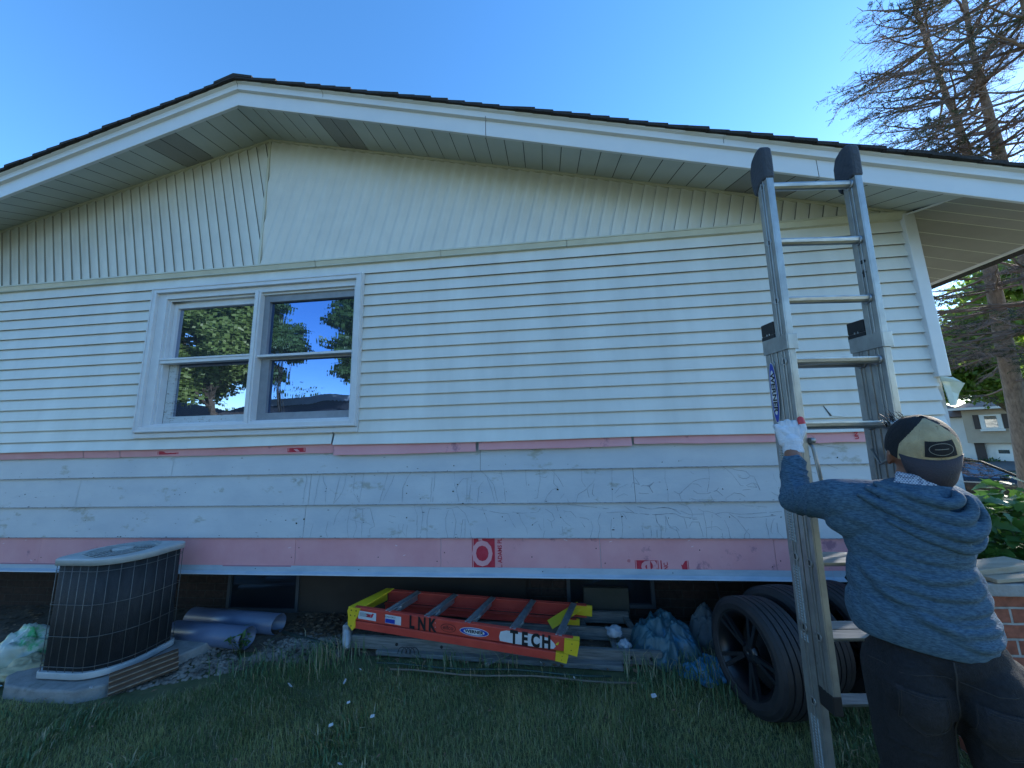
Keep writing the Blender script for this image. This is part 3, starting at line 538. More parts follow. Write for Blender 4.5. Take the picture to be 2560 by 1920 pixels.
# ---- grass
M_g1 = mat('grass_blade', (.155, .20, .07), (.29, .305, .115), 1.1, .6, trans=.35, lo=.42, hi=.58)
M_g2 = mat('dry_grass_blade', (.30, .26, .15), (.38, .33, .20), 3, .7, trans=.2)
M_g3 = mat('weed_blade', (.08, .15, .06), (.12, .2, .08), 4, .5, trans=.3)
def grass(name, N, xr, yr, h, wd, dens, m, label=None, dry=.06, lean=.5):
    x = RNG.uniform(*xr, N); y = RNG.uniform(*yr, N); keep = np.array([dens(a, b) > RNG.random() for a, b in zip(x, y)])
    x = x[keep]; y = y[keep]; N = len(x)
    z = np.array([gz(a, b) for a, b in zip(x, y)])-.004
    cl = np.array([fbm(a*2.2, b*2.2, 4) for a, b in zip(x, y)]); H = h*(RNG.uniform(.55, 1.25, N))*(1+.55*cl); W = wd*RNG.uniform(.7, 1.3, N)
    az = RNG.uniform(0, 2*np.pi, N)*.75+np.array([4*fbm(a*.8, b*.8, 8) for a, b in zip(x, y)]); ln = RNG.uniform(.1, 1., N)*lean
    dx, dy = np.cos(az), np.sin(az); sx, sy = -dy*W/2, dx*W/2
    V = np.zeros((N, 5, 3)); 
    V[:, 0] = np.stack([x-sx, y-sy, z], 1); V[:, 1] = np.stack([x+sx, y+sy, z], 1)
    mx, my, mz = x+dx*H*ln*.35, y+dy*H*ln*.35, z+H*.6
    V[:, 2] = np.stack([mx+sx*.8, my+sy*.8, mz], 1); V[:, 3] = np.stack([mx-sx*.8, my-sy*.8, mz], 1)
    V[:, 4] = np.stack([x+dx*H*ln, y+dy*H*ln, z+H*(1-.35*ln)], 1)
    b = np.arange(N)[:, None]*5; F = np.concatenate([b+np.array([[0, 1, 2]]), b+np.array([[0, 2, 3]]), b+np.array([[3, 2, 4]])])
    mi = (RNG.random(N) < dry+.25*np.clip(cl, 0, 1)*dry/.06*.3).astype(int); mi = np.concatenate([mi]*3)
    o = from_np(name, V.reshape(-1, 3), F, m, mi=mi); tag(o, label, 'grass', kind='stuff'); return o
def dl(x, y):   # mown lawn keeps clear of slab, pebbles and the strip under the house
    e = -.20+.07*fbm(x*1.7, 3.)
    if x < -5.5: e = -.62-.04*(x+5.5)*0
    elif x < -4.7: e = -.62+(x+5.5)*.62
    if y > e: return max(0, 1-(y-e)/.06)*.8
    return 1.
grass('grass', 150000, (-7.2, -.4), (-1.75, 0), .042, .0028, dl, [M_g1, M_g2], 'short green lawn grass in the shade in front of the house', .10, .95)
grass('grass', 30000, (-.6, 9), (-6, 14), .08, .008, lambda x, y: 1 if (x > .4 and (y < -1.2 or x > 2.3)) or y < -1.5 else 0, [M_g1, M_g2], 'lawn grass sloping away past the house corner')
def dw(x, y):
    a = math.exp(-((x+2.0)/.28)**2-((y+.12)/.16)**2)+.8*math.exp(-((x+4.55)/.25)**2-((y+.12)/.13)**2)+.55*math.exp(-((x+3.6)/.5)**2-((y+.16)/.08)**2)+.5*math.exp(-((x+5.0)/.2)**2-((y+.22)/.12)**2)
    return min(1, a)
grass('tall_weeds', 9000, (-5.4, -1.6), (-.5, .25), .15, .0055, dw, [M_g3, M_g2], 'longer weedy grass growing along the lying ladders', .2, .9)
def dt(x, y): return 1. if fbm(x*3.1, y*3.1, 14) > .42 and dl(x, y) > .5 else 0
grass('broad_tufts', 26000, (-7., -.5), (-1.7, -.2), .062, .0062, dt, [M_g3, M_g2], 'broader darker weed tufts mixed through the lawn', .12, 1.1)
# ================================================================ pebbles
M_peb = mat('river_pebble', (.085, .07, .055), (.28, .24, .20), 1.1, .75, bump=.2, bscale=40, stretch=(7, 7, 7), detail=2)
mb = MB(); random.seed(5)
for _ in range(1900):
    u = random.random()
    if u < .62: x, y = random.uniform(-5.85, -5.05), random.uniform(-.55, .0)
    else: x, y = random.uniform(-5.2, -4.45), random.uniform(-.12, .22)
    if u < .62 and y < -.55+(x+5.85)*.45: continue
    if math.hypot(x+5.24, y-.0) < .09 or math.hypot(x+5.15, y-.2) < .09: continue
    r = random.uniform(.008, .017); R = Matrix.Rotation(random.uniform(0, 6.3), 3, 'Z') @ Matrix.Rotation(random.uniform(-.4, .4), 3, 'X')
    mb.ell((x, y, dz(x, y)+r*.2 if y > -.02 else gz(x, y)+r*.25), (r*random.uniform(1, 1.5), r, r*random.uniform(.5, .8)), R, 8)
tag(mb.build('pebbles', M_peb), 'pale rounded river pebbles between the concrete pad and the pipes', 'pebbles', kind='stuff')
M_leaf = mat('dead_leaf', (.10, .06, .03), (.20, .13, .08), 5, .8)
mb = MB()
for _ in range(1500):
    x, y = random.choice(((random.uniform(-5.2, -4.5), random.uniform(.15, .5)), (random.uniform(-8.5, -6.4), random.uniform(-.3, .5)), (random.uniform(-4.2, -1.8), random.uniform(-.1, .5)))); z = dz(x, y)+.008
    s_ = random.uniform(.008, .028); R = Matrix.Rotation(random.uniform(0, 6.3), 3, 'Z') @ Matrix.Rotation(random.uniform(-.9, .9), 3, 'X')
    mb.face([Vector((x, y, z+.006)) + R @ Vector(q) for q in ((-s_, 0, 0), (0, -s_*.5, .003), (s_, 0, 0), (0, s_*.5, .004))])
for _ in range(170):
    x, y = random.uniform(-6.5, -1.2), random.uniform(-1.5, -.25); s_ = random.uniform(.006, .016); R = Matrix.Rotation(random.uniform(0, 6.3), 3, 'Z') @ Matrix.Rotation(random.uniform(-.9, .9), 3, 'X')
    mb.face([Vector((x, y, gz(x, y)+.036)) + R @ Vector(q) for q in ((-s_, 0, 0), (0, -s_*.4, .003), (s_, 0, 0), (0, s_*.4, .004))])
tag(mb.build('dead_leaves', M_leaf), 'brown dead leaves and chips scattered along the foundation and over the lawn', 'leaf litter', kind='stuff')
# white paper scraps on the lawn
M_scrap = mat('white_scrap', (.55, .56, .56), (.42, .43, .44), 30, .6)
scr = [((725, 1709), .035, 'long thin white scrap standing in the grass left of centre'), ((862, 1700), .03, 'flat white strip in the grass under the orange ladder end'), ((901, 1670), .012, 'small white chip just below the left foot of the orange stepladder'),
       ((871, 1755), .012, 'tiny white chip in the middle left of the lawn'), ((931, 1788), .014, 'folded white scrap lower left of the lawn centre'), ((827, 1811), .014, 'round white scrap nearest the bottom left of the lawn'),
       ((1634, 1735), .02, 'white torn packet on the grass left of the big wheel'), ((1435, 1692), .011, 'white crumb below the yellow feet of the orange stepladder'), ((1213, 1657), .010, 'pale bud-like crumb near the black rods'), ((1352, 1656), .01, 'pale crumb under the stencilled rail'), ((850, 1905), .014, 'white crumb at the very bottom of the lawn'), ((225, 1732), .016, 'white crumb on the edge of the concrete pad')]
SCP = SCRAPS
for (px, r, lab), (x, y) in zip(scr, SCP):
    mb = MB(); z = gz(x, y)+(.045 if x > -5.6 else .085); R = Matrix.Rotation(random.uniform(0, 3), 3, 'Z') @ Matrix.Rotation(.5, 3, 'X')
    r *= .85; a, b = (r, r*.22) if r > .024 else (r, r*.6)
    c = Vector((x, y, z)); top = [(-a, -b, 0), (0, -b*1.2, .003), (a, -b*.7, .001), (a*.9, b, .004), (0, b, 0), (-a*.8, b*.9, .005)]
    mb.prism([(q[0], q[1]) for q in top], Matrix.Translation(c) @ R.to_4x4(), .0015)
    tag(mb.build('paper_scrap', M_scrap), lab, 'paper scrap', 'white scraps on the lawn')
# ================================================================ AC unit
ac = empty('air_conditioner', (-6.08, -.25, .08), 'grey metal air conditioner condenser with black coil sides behind a wire grid', 'air conditioner')
def rrect(x0, x1, y0, y1, rads, n=10):   # corner radii: front-left, front-right, back-right, back-left
    pts = []
    for (cx, cy, a0), r in zip(((x0, y0, 180), (x1, y0, 270), (x1, y1, 0), (x0, y1, 90)), rads):
        ccx = cx+r if cx == x0 else cx-r; ccy = cy+r if cy == y0 else cy-r
        for i in range(n+1): t = math.radians(a0+90*i/n); pts.append((ccx+r*math.cos(t), ccy+r*math.sin(t)))
    return pts
M_acm = mat('ac_metal', (.36, .38, .38), (.44, .46, .46), 8, .45, c3=(.25, .24, .2), c3thr=.68, c3scale=6)
M_coil = mat('ac_coil', (.010, .012, .015), (.022, .024, .028), 25, .7, bump=.5, bscale=220, stretch=(1, 1, .3), c3=(.06, .055, .045), c3thr=.74, c3scale=9)
M_wire = mat('ac_wire', (.09, .10, .10), (.15, .15, .14), 20, .5, metal=.3)
base = rrect(-6.37, -5.80, -.53, -.08, (.05, .26, .05, .26)); inn = rrect(-6.35, -5.82, -.51, -.10, (.04, .245, .04, .245))
def ringmesh(poly, z0, z1, mb, mi=0, capt=True, capb=True):
    n = len(poly); b = len(mb.v); mb.v += [(x, y, z0) for x, y in poly]+[(x, y, z1) for x, y in poly]
    for i in range(n): mb.f.append((b+i, b+(i+1) % n, b+n+(i+1) % n, b+n+i)); mb.m.append(mi); mb.sm.append(True)
    if capt: mb.f.append(tuple(range(b+n, b+2*n))); mb.m.append(mi); mb.sm.append(False)
    if capb: mb.f.append(tuple(range(b, b+n))[::-1]); mb.m.append(mi); mb.sm.append(False)
mb = MB(); ringmesh(base, .085, .125, mb); P(mb, 'base_pan', M_acm, ac, .004)
mb = MB(); ringmesh(inn, .125, .80, mb); P(mb, 'coil', M_coil, ac)
mb = MB(); ringmesh(base, .795, .832, mb, capt=False)
cx, cy, RO = -6.10, -.305, .205; n = len(base); b0 = len(mb.v)
ins = [(cx+RO*math.cos(t), cy+RO*math.sin(t)) for t in [math.atan2(y-cy, x-cx) for x, y in base]]
mb.v += [(x, y, .832) for x, y in base]+[(x*.97+cx*.03, y*.97+cy*.03, .840) for x, y in base]+[(x, y, .842) for x, y in ins]+[(x, y, .81) for x, y in ins]
for q in range(3):
    for i in range(n): mb.f.append((b0+q*n+i, b0+q*n+(i+1) % n, b0+(q+1)*n+(i+1) % n, b0+(q+1)*n+i)); mb.m.append(0); mb.sm.append(q != 1)
P(mb, 'top_cover', M_acm, ac)
mb = MB(); mb.lathe([(.001, .70), (.205, .70), (.205, .71), (.001, .71)], Matrix.Translation((cx, cy, 0)), 24); P(mb, 'fan_well', M_dark, ac)
mb = MB()
for k in range(6): r = .085+.022*k; mb.tube([(cx+r*math.cos(t), cy+r*math.sin(t), .845-.00*k) for t in [2*math.pi*i/40 for i in range(41)]], .0016, 5)
for k in range(18): t = 2*math.pi*k/18; mb.tube([(cx+.07*math.cos(t), cy+.07*math.sin(t), .846), (cx+.21*math.cos(t), cy+.21*math.sin(t), .846)], .0018, 5)
mb.lathe([(.001, .84), (.06, .84), (.06, .850), (.001, .850)], Matrix.Translation((cx, cy, 0)), 24)
P(mb, 'fan_guard', M_acm, ac)
mb = MB(); out = rrect(-6.362, -5.808, -.522, -.088, (.045, .25, .045, .25), 12)
def perim(poly, N):
    L = [0]; m = len(poly)
    for i in range(m): L.append(L[-1]+math.dist(poly[i], poly[(i+1) % m]))
    res = []
    for k in range(N):
        s_ = L[-1]*k/N; i = max(j for j in range(m) if L[j] <= s_); t = (s_-L[i])/max(1e-9, L[i+1]-L[i]); a, b_ = poly[i], poly[(i+1) % m]; res.append((a[0]+(b_[0]-a[0])*t, a[1]+(b_[1]-a[1])*t))
    return res
for x, y in perim(out, 27): mb.tube([(x, y, .12), (x, y, .80)], .0021, 5)
for z in (.155, .34, .54, .755): mb.tube([(x, y, z) for x, y in out+out[:1]], .0021, 5, cap=False)
P(mb, 'wire_guard', M_wire, ac)
M_conc = mat('concrete', (.19, .19, .185), (.27, .27, .26), 14, .9, bump=.4, bscale=90, c3=(.16, .16, .14), c3thr=.62, c3scale=4)
mb = MB(); pad = [(-6.62, -.50), (-6.48, -.585), (-6.2, -.61), (-5.92, -.60), (-5.80, -.54), (-5.60, -.14), (-5.56, -.02), (-5.62, .06), (-6.7, .08)]
mb.prism(pad, Matrix.Translation((0, 0, -.03)), .105); tag(mb.build('concrete_pad', M_conc, bevel=.012), 'worn grey concrete pad under the air conditioner', 'concrete pad')
M_bwood = mat('striped_board', (.16, .11, .07), (.30, .22, .15), 3, .8, stretch=(1.2, 9, 9), bump=.3, bscale=12)
mb = MB(); A = Vector((-5.755, -.545, .082)); B = Vector((-5.565, -.275, .092)); d = (B-A).normalized(); sx_ = Vector((-.50, .30, .80)); sx_ = (sx_-d*sx_.dot(d)).normalized()
K_ = 24
for i in range(K_):
    for j in range(1):
        a = -.065+.13*i/K_; b = -.065+.13*(i+1)/K_; ha = .010*math.sin(i*2*math.pi/6.); hb = .010*math.sin((i+1)*2*math.pi/6.); up_ = sx_.cross(d)
        if up_.z < 0: up_ = -up_
        q = [A+sx_*a+up_*ha, B+sx_*a+up_*ha, B+sx_*b+up_*hb, A+sx_*b+up_*hb]; mb.face(q, 1 if math.sin(i*2*math.pi/6.) < .1 else 0, sm=True); mb.face([p-up_*.014 for p in q][::-1], sm=True)
        mb.face([q[0], q[3], q[3]-up_*.014, q[0]-up_*.014]); mb.face([q[1], q[1]-up_*.014, q[2]-up_*.014, q[2]])
        if i == 0: mb.face([q[0], q[0]-up_*.014, q[1]-up_*.014, q[1]])
        if i == K_-1: mb.face([q[3], q[2], q[2]-up_*.014, q[3]-up_*.014])
tag(mb.build('corrugated_board', [M_bwood, mat('striped_board_dark', (.07, .045, .03), (.12, .08, .055), 3, .8)]), 'short brown corrugated wooden board leaning on the edge of the concrete pad', 'board')
# pipes
M_pvc = mat('grey_pvc', (.09, .12, .19), (.115, .15, .23), 4, .35)
for (p, q, lab) in (((-6.0, .06, .09), (-5.28, .0, .092), 'nearer and shorter grey plastic pipe beside the air conditioner'), ((-6.1, .30, .085), (-5.19, .215, .09), 'farther and longer grey plastic pipe against the foundation')):
    mb = MB(); d = (Vector(q)-Vector(p)); l = d.length; M = frame(p, Vector((0, 0, 1)).cross(d), (0, 0, 1)); M = Matrix.Translation(p) @ d.to_track_quat('Z', 'Y').to_matrix().to_4x4()
    mb.lathe([(.078, 0), (.078, l), (.0735, l), (.0735, 0)], M, 32); tag(mb.build('plastic_pipe', M_pvc), lab, 'pipe', 'grey pipes beside the air conditioner')
mb = MB(); mb.tube([(-5.13, .20, .035), (-4.85, .12, .03), (-4.55, .03, .03)], .014, 8); tag(mb.build('edging_strip', mat('dark_green_plastic', (.02, .035, .03), (.04, .06, .05), 9, .5)), 'dark round plastic edging between the pebbles and the dirt', 'edging')
# small weed in front of the pipes
def leafplant(name, root, stems, leafs, m_s, m_l, lsize, seed, label, cat, shape='leaf', spread=.3, group=None):
    random.seed(seed); e = empty(name, root, label, cat, group); ms = MB(); ml = MB()
    for _ in range(stems):
        az = random.uniform(0, 6.28); h = leafs[1]*random.uniform(.6, 1.1); p0 = Vector(root)+Vector((random.uniform(-1, 1), random.uniform(-1, 1), 0))*spread*.2; tip = p0+Vector((math.cos(az)*spread*random.uniform(.3, 1), math.sin(az)*spread*random.uniform(.3, 1), h))
        mid = (p0+tip)/2+Vector((0, 0, h*.15)); pts = [p0, mid, tip]; ms.tube(pts, [.003, .002, .001], 5)
        for k in range(leafs[0]):
            t = random.uniform(.25, 1); c = (p0*(1-t)**2+mid*2*t*(1-t)+tip*t*t); s_ = lsize*random.uniform(.6, 1.3)
            R = Matrix.Rotation(random.uniform(0, 6.3), 3, 'Z') @ Matrix.Rotation(random.uniform(-.9, .5), 3, 'Y') @ Matrix.Rotation(random.uniform(-.4, .4), 3, 'X')
            poly = [(0, 0), (.3, .22), (.62, .2), (1, 0), (.62, -.2), (.3, -.22)] if shape == 'leaf' else [(0, 0), (.05, .28), (.3, .2), (.38, .52), (.6, .25), (1, 0), (.6, -.25), (.38, -.52), (.3, -.2), (.05, -.28)]
            ml.face([c+R @ Vector((x*s_, y*s_, -.12*s_*x*x)) for x, y in poly])
    P(ms, 'stem', m_s, e); P(ml, 'foliage', m_l, e); return e
M_stem = mat('plant_stem', (.06, .09, .03), (.10, .10, .05), 6, .7); M_lf = mat('weed_leaf', (.05, .12, .03), (.09, .18, .05), 9, .5, trans=.3)
leafplant('weed_plant', (-5.30, -.06, .01), 7, (9, .16), M_stem, M_lf, .04, 3, 'small leafy green weed in front of the open pipe ends', 'weed', spread=.12)
# plastic sack at the left edge
def sack(name, c, r, m, label, cat, seed, res=26, amp=.06, squash=.5):
    random.seed(seed); V = []; F = []; n = res
    for i in range(n+1):
        ph = math.pi*i/n
        for j in range(2*n):
            t = math.pi*j/n; d = Vector((math.sin(ph)*math.cos(t), math.sin(ph)*math.sin(t), math.cos(ph)))
            k = 1+amp*2.2*noise.fractal(d*1.6+Vector((seed, 0, 0)), 1, 2, 4)-amp*1.6*abs(noise.noise(d*3.1+Vector((0, seed, 0))))-amp*.9*abs(noise.noise(d*7+Vector((0, 0, seed))))
            p = Vector((d.x*r[0]*k, d.y*r[1]*k, d.z*r[2]*k)); p.z = max(p.z, -r[2]*squash)+0; V.append(tuple(Vector(c)+p))
    for i in range(n):
        for j in range(2*n): F.append((i*2*n+j, (i+1)*2*n+j, (i+1)*2*n+(j+1) % (2*n), i*2*n+(j+1) % (2*n)))
    o = from_np(name, np.array(V), np.array(F), m, smooth=True); tag(o, label, cat); return o
M_sack = mat('plastic_sack', (.42, .48, .44), (.50, .50, .30), 2.2, .35, c3=(.05, .34, .10), c3thr=.57, c3scale=2.6, bump=.4, bscale=14)
sack('plastic_sack', (-6.95, -.22, .02), (.20, .16, .20), M_sack, 'crumpled translucent plastic sack with a green patch at the left edge', 'sack', 4, amp=.13)
sack('plastic_sheet', (-6.66, -.36, .03), (.20, .13, .08), mat('tan_sheet', (.30, .28, .17), (.40, .36, .22), 4, .6, c3=(.05, .30, .08), c3thr=.6, c3scale=4), 'yellowish plastic sheet spread beside the concrete pad', 'plastic sheet', 9, amp=.14)
sack('plastic_film', (-6.78, -.53, .02), (.16, .05, .025), mat('blue_film', (.35, .5, .55), rough=.4), 'pale blue strip of plastic film lying along the edge of the lawn', 'plastic film', 12, amp=.15)
# ================================================================ orange stepladder lying on its back
M_or = mat('orange_fibreglass', (.50, .055, .040), (.58, .075, .05), 7, .45, c3=(.40, .06, .045), c3thr=.66, c3scale=9)
M_yel = mat('yellow_plastic', (.66, .47, .02), (.74, .54, .03), 8, .5, c3=(.3, .22, .03), c3thr=.66, c3scale=12)
M_alu = mat('aluminium', (.42, .44, .46), (.55, .57, .59), 30, .35, metal=.75, bump=.08, bscale=80)
M_blk = mat('black_paint', (.012, .012, .014), rough=.6); M_wht = mat('white_label', (.62, .64, .66), (.55, .57, .6), 20, .5); M_blue = mat('blue_label', (.02, .05, .35), rough=.4)
st = empty('stepladder', (-3.6, .02, .2), 'orange fibreglass stepladder with yellow feet lying folded on its back under the wall', 'stepladder')
Ln = Vector((-4.38, -.03, .300)); Rn = Vector((-2.735, -.165, .195)); Lf = Vector((-4.25, .27, .315)); Rf = Vector((-2.60, .29, .22))
up_ = Vector((.02, -.12, 1)).normalized()
def chan(A, B, hgt, fl, sgn, mbx, mi=0, t=.005):   # C channel: web plus two flanges pointing inwards
    d = (B-A).normalized(); s_ = d.cross(up_).normalized()*sgn; u = s_.cross(d)*sgn
    def bx(o0, o1, h0, h1):
        vs = []
        for p in (A, B):
            for (a, b) in ((o0, h0), (o1, h0), (o1, h1), (o0, h1)): vs.append(p+s_*a+up_*b)
        mbx.add(vs, [(0, 1, 2, 3), (7, 6, 5, 4), (0, 4, 5, 1), (1, 5, 6, 2), (2, 6, 7, 3), (3, 7, 4, 0)], mi)
    bx(0, t, -hgt/2, hgt/2); bx(t, fl, hgt/2-t, hgt/2); bx(t, fl, -hgt/2, -hgt/2+t)
near_up = []; 
for nm, A, B, sg in (('near', Ln, Rn, -1), ('far', Lf, Rf, 1)):
    mb = MB(); chan(A, B, .094, .03, sg, mb); P(mb, 'front_rail', M_or, st, .003)
    o_ = Vector((0, .012*(1 if nm == 'near' else -1), -.082)); sh = Vector((.05, 0, -.0)) 
    mb = MB(); chan(A+o_+Vector((-.02, 0, 0)), B+o_+Vector((-.085, 0, 0)), .055, .026, sg, mb); P(mb, 'rear_rail', M_or, st, .003)
dr = (Rn-Ln).normalized(); out_ = Vector((dr.y, -dr.x, 0)).normalized()
W = frame(Ln+out_*.0015, dr, up_)      # x along rail, y up, z outwards
if W.col[2].to_3d().dot(out_) < 0: W = frame(Ln, dr, up_); W = W @ Matrix.Diagonal((1, 1, -1, 1))
def Wm(x, y, z=.0025): return W @ Matrix.Translation((x, y, z))
# letters and labels on the near rail
mb = MB()
flat(mb, [(-.0, 0)]*0 or [(.015, -.03), (.165, -.032), (.165, .027), (.015, .03)], Wm(.02, 0), 0)
for i in range(9): flat(mb, [(.03+.009*i, -.01), (.033+.009*i, -.01), (.033+.009*i, .02), (.03+.009*i, .02)], Wm(.02, 0, .0032), 2)
text_faces(mb, 'x', .035, Wm(.125, .004, .0032), 3, bold=.004, sx=1.6); text_faces(mb, '/', .035, Wm(.152, .004, .0032), 3, bold=.003, sx=1.8)
flat(mb, [(.24, -.033), (.37, -.035), (.37, .028), (.24, .03)], Wm(.02, 0), 0); flat(mb, [(.242, -.03), (.32, -.031), (.32, .0), (.242, .0)], Wm(.02, 0, .0032), 1)
text_faces(mb, 'READ FIRST', .018, Wm(.30, .014, .0034), 2, sx=1.)
P(mb, 'warning_label', [M_wht, M_blue, M_blk, M_red], st)
mb = MB()
for ch, x in (('L', .455), ('N', .535), ('K', .615)): text_faces(mb, ch, .126, Wm(x+.02, -.004), 0, bold=.0055, sx=.66)
for x, y in ((.66, .02), (.66, -.01)): flat(mb, [(a+x, b+y) for a, b in ovalpoly(.003, .003, 8)], Wm(0, 0, .003), 1)
P(mb, 'stencil_letters', [M_blk, M_wht], st)
mb = MB(); flat(mb, [(a+.76, b-.003) for a, b in ovalpoly(.058, .030)], Wm(0, 0, .0022), 0); flat(mb, [(a+.76, b-.003) for a, b in ovalpoly(.053, .026)], Wm(0, 0, .0028), 1)
text_faces(mb, 'elfco', .042, Wm(.76, -.001, .0034), 0, bold=.0008, sx=1.0)
P(mb, 'round_stamp', [mat('dark_stamp', (.10, .02, .015), rough=.6), M_or], st)
mb = MB(); flat(mb, [(a+.955, b-.004) for a, b in ovalpoly(.108, .030, 40)], Wm(0, 0, .0022), 0); flat(mb, [(a+.955, b-.004) for a, b in ovalpoly(.103, .026, 40)], Wm(0, 0, .0028), 1)
flat(mb, [(a+.955, b-.004) for a, b in ovalpoly(.078, .021, 40)], Wm(0, 0, .0034), 0); text_faces(mb, 'WERNER', .030, Wm(.955, -.003, .004), 2, bold=.0012, sx=1.12)
P(mb, 'oval_badge', [M_wht, M_blue, M_blk], st)
mb = MB()
wp = [(1.145, -.038), (1.138, -.01), (1.148, .026), (1.19, .040), (1.40, .040), (1.49, .030), (1.525, .0), (1.535, -.02), (1.52, -.038), (1.42, -.043), (1.25, -.043)]
flat(mb, wp, Wm(0, 0, .002), 0)
for ch, x in (('T', 1.245), ('E', 1.32), ('C', 1.395), ('H', 1.47)): text_faces(mb, ch, .122, Wm(x, -.003, .0032), 1, bold=.006, sx=.70)
P(mb, 'painted_patch', [M_wht, M_blk], st)
# steps
for i, t in enumerate((.155, .345, .535, .735, .93)):
    a = Ln.lerp(Rn, t)+Vector((0, .01, .015)); b = Lf.lerp(Rf, t)+Vector((0, -.01, .015)); mb = MB(); d = (b-a)
    mb.bar(a, b, .012, .075, up=up_); mb.bar(a+dr*.02+up_*.03, b+dr*.02+up_*.03, .04, .008, up=up_)
    mb.bar(a+d*.05-up_*.02+dr*.01, a+d*.3+up_*.02+dr*.05, .006, .02, up=up_); P(mb, 'step', M_alu, st, .002)
# top cap (yellow), feet
mb = MB(); c0 = Ln+Vector((-.01, -.006, 0))
flat_ = [(-.055, .02), (-.04, .046), (.05, .045), (.035, -.01), (.012, -.046), (.012, -.10), (-.01, -.125), (-.05, -.085), (-.048, -.03)]
mb.prism(flat_, Wm(0, 0, -.004), .012)
for a, b in ((-.02, .028), (.02, .028), (-.025, -.01), (.01, -.01), (-.02, -.09)): mb.prism([(x+a, y+b) for x, y in ovalpoly(.005, .005, 8)], Wm(0, 0, .008), .002, 1)
P(mb, 'top_cap', [M_yel, M_blk], st, .003)
mb = MB(); q0 = W @ Vector((-.055, .045, 0)); q1 = W @ Vector((.05, .045, 0)); q2 = Lf+Vector((.05, 0, .05)); q3 = Lf+Vector((-.02, 0, .05)); qq = [q0, q1, q2, q3]
mb.add([*qq]+[p-up_*.012 for p in qq], [(0, 1, 2, 3), (7, 6, 5, 4), (0, 4, 5, 1), (1, 5, 6, 2), (2, 6, 7, 3), (3, 7, 4, 0)])
qq2 = [q0, q3, q3-up_*.10, q0-up_*.10]; mb.add([*qq2]+[p+dr*.01 for p in qq2], [(0, 1, 2, 3), (7, 6, 5, 4), (0, 4, 5, 1), (1, 5, 6, 2), (2, 6, 7, 3), (3, 7, 4, 0)])
P(mb, 'cap_bridge', M_yel, st, .003)
L_ = (Rn-Ln).length
def foot(M, mbx):
    mbx.prism([(-.055, -.05), (-.05, .045), (.045, .048), (.05, .03), (.035, -.062)], M @ Matrix.Translation((0, 0, -.003)), .010)
    mbx.add([M @ Vector(p) for p in ((-.05, .045, .007), (.05, .048, .007), (.05, .046, -.035), (-.05, .044, -.035), (-.05, .040, .007), (.05, .042, .007), (.05, .040, -.035), (-.05, .038, -.035))], [(0, 1, 2, 3), (7, 6, 5, 4), (0, 4, 5, 1), (1, 5, 6, 2), (2, 6, 7, 3), (3, 7, 4, 0)])
    for a, b in ((0, .018), (-.005, -.025)): mbx.prism([(x+a, y+b) for x, y in ovalpoly(.004, .004, 8)], M @ Matrix.Translation((0, 0, .007)), .002, 1)
mb = MB(); foot(Wm(L_-.01, 0), mb); P(mb, 'foot', [M_yel, M_blk], st, .002)
mb = MB(); M2 = Wm(L_-.075, -.083) @ Matrix.Diagonal((.85, .58, 1, 1)); foot(M2, mb); P(mb, 'foot', [M_yel, M_blk], st, .002)
mb = MB(); mb.box((-.13, -.04, .0), (.045, .04, .02), 0, frame(Rf, dr, up_)); mb.box((-.02, -.03, -.006), (.035, .03, .0), 1, frame(Rf, dr, up_)); P(mb, 'foot', [M_yel, M_or], st, .003)
mb = MB(); mb.box((-.14, -.03, .0), (.0, .028, .02), 0, frame(Rf+Vector((-.06, -.02, -.085)), dr, up_)); mb.box((-.05, -.02, -.006), (-.008, .02, .0), 1, frame(Rf+Vector((-.06, -.02, -.085)), dr, up_)); P(mb, 'foot', [M_yel, M_or], st, .003)
mb = MB()
for A, B in (((Rn.lerp(Ln, .055)), Rn.lerp(Ln, .155).lerp(Rf.lerp(Lf, .155), .3)), (Rf.lerp(Lf, .03), Rf.lerp(Lf, .15).lerp(Rn.lerp(Ln, .15), .35))):
    A = A+Vector((0, .01, .02)); B = B+Vector((0, 0, -.05)); mb.bar(A, B, .07, .006, up=(0, -.7, .7))
P(mb, 'corner_brace', M_yel, st, .002)
# ================================================================ old wooden ladder beneath
M_ow = mat('weathered_wood', (.10, .105, .10), (.21, .21, .20), 3, .9, stretch=(2, 30, 30), bump=.3, bscale=30, c3=(.05, .05, .05), c3thr=.66, c3scale=3)
wl = empty('wooden_ladder', (-3.2, .1, .04), 'weathered grey wooden ladder lying on the ground under the orange stepladder', 'ladder')
A0, A1 = Vector((-4.42, .02, .085)), Vector((-2.12, -.015, .055)); B0, B1 = Vector((-4.30, .32, .085)), Vector((-2.20, .22, .075)); C0_, C1_ = Vector((-4.25, .44, .10)), Vector((-2.25, .42, .11))
for a, b in ((A0, A1), (B0, B1), (C0_, C1_)): mb = MB(); mb.bar(a, b, .032, .085); P(mb, 'rail', M_ow, wl, .004)
for t in (.60, .74, .87, .97): a = A0.lerp(A1, t); b = B0.lerp(B1, min(1, t+.02)); mb = MB(); mb.bar(a, b, .045, .022); P(mb, 'rung', M_ow, wl, .004)
for t in (.6, .8, .985): a = B0.lerp(B1, t); b = C0_.lerp(C1_, t); mb = MB(); mb.bar(a, b, .045, .03); P(mb, 'rung', M_ow, wl, .004)
for x in (-4.05, -3.7, -2.33, -2.2): mb = MB(); p = A0.lerp(A1, (x+4.42)/2.3); mb.tube([p+Vector((0, -.014, 0)), p+Vector((0, -.020, 0))], .011, 10); P(mb, 'bolt', M_blk, wl)
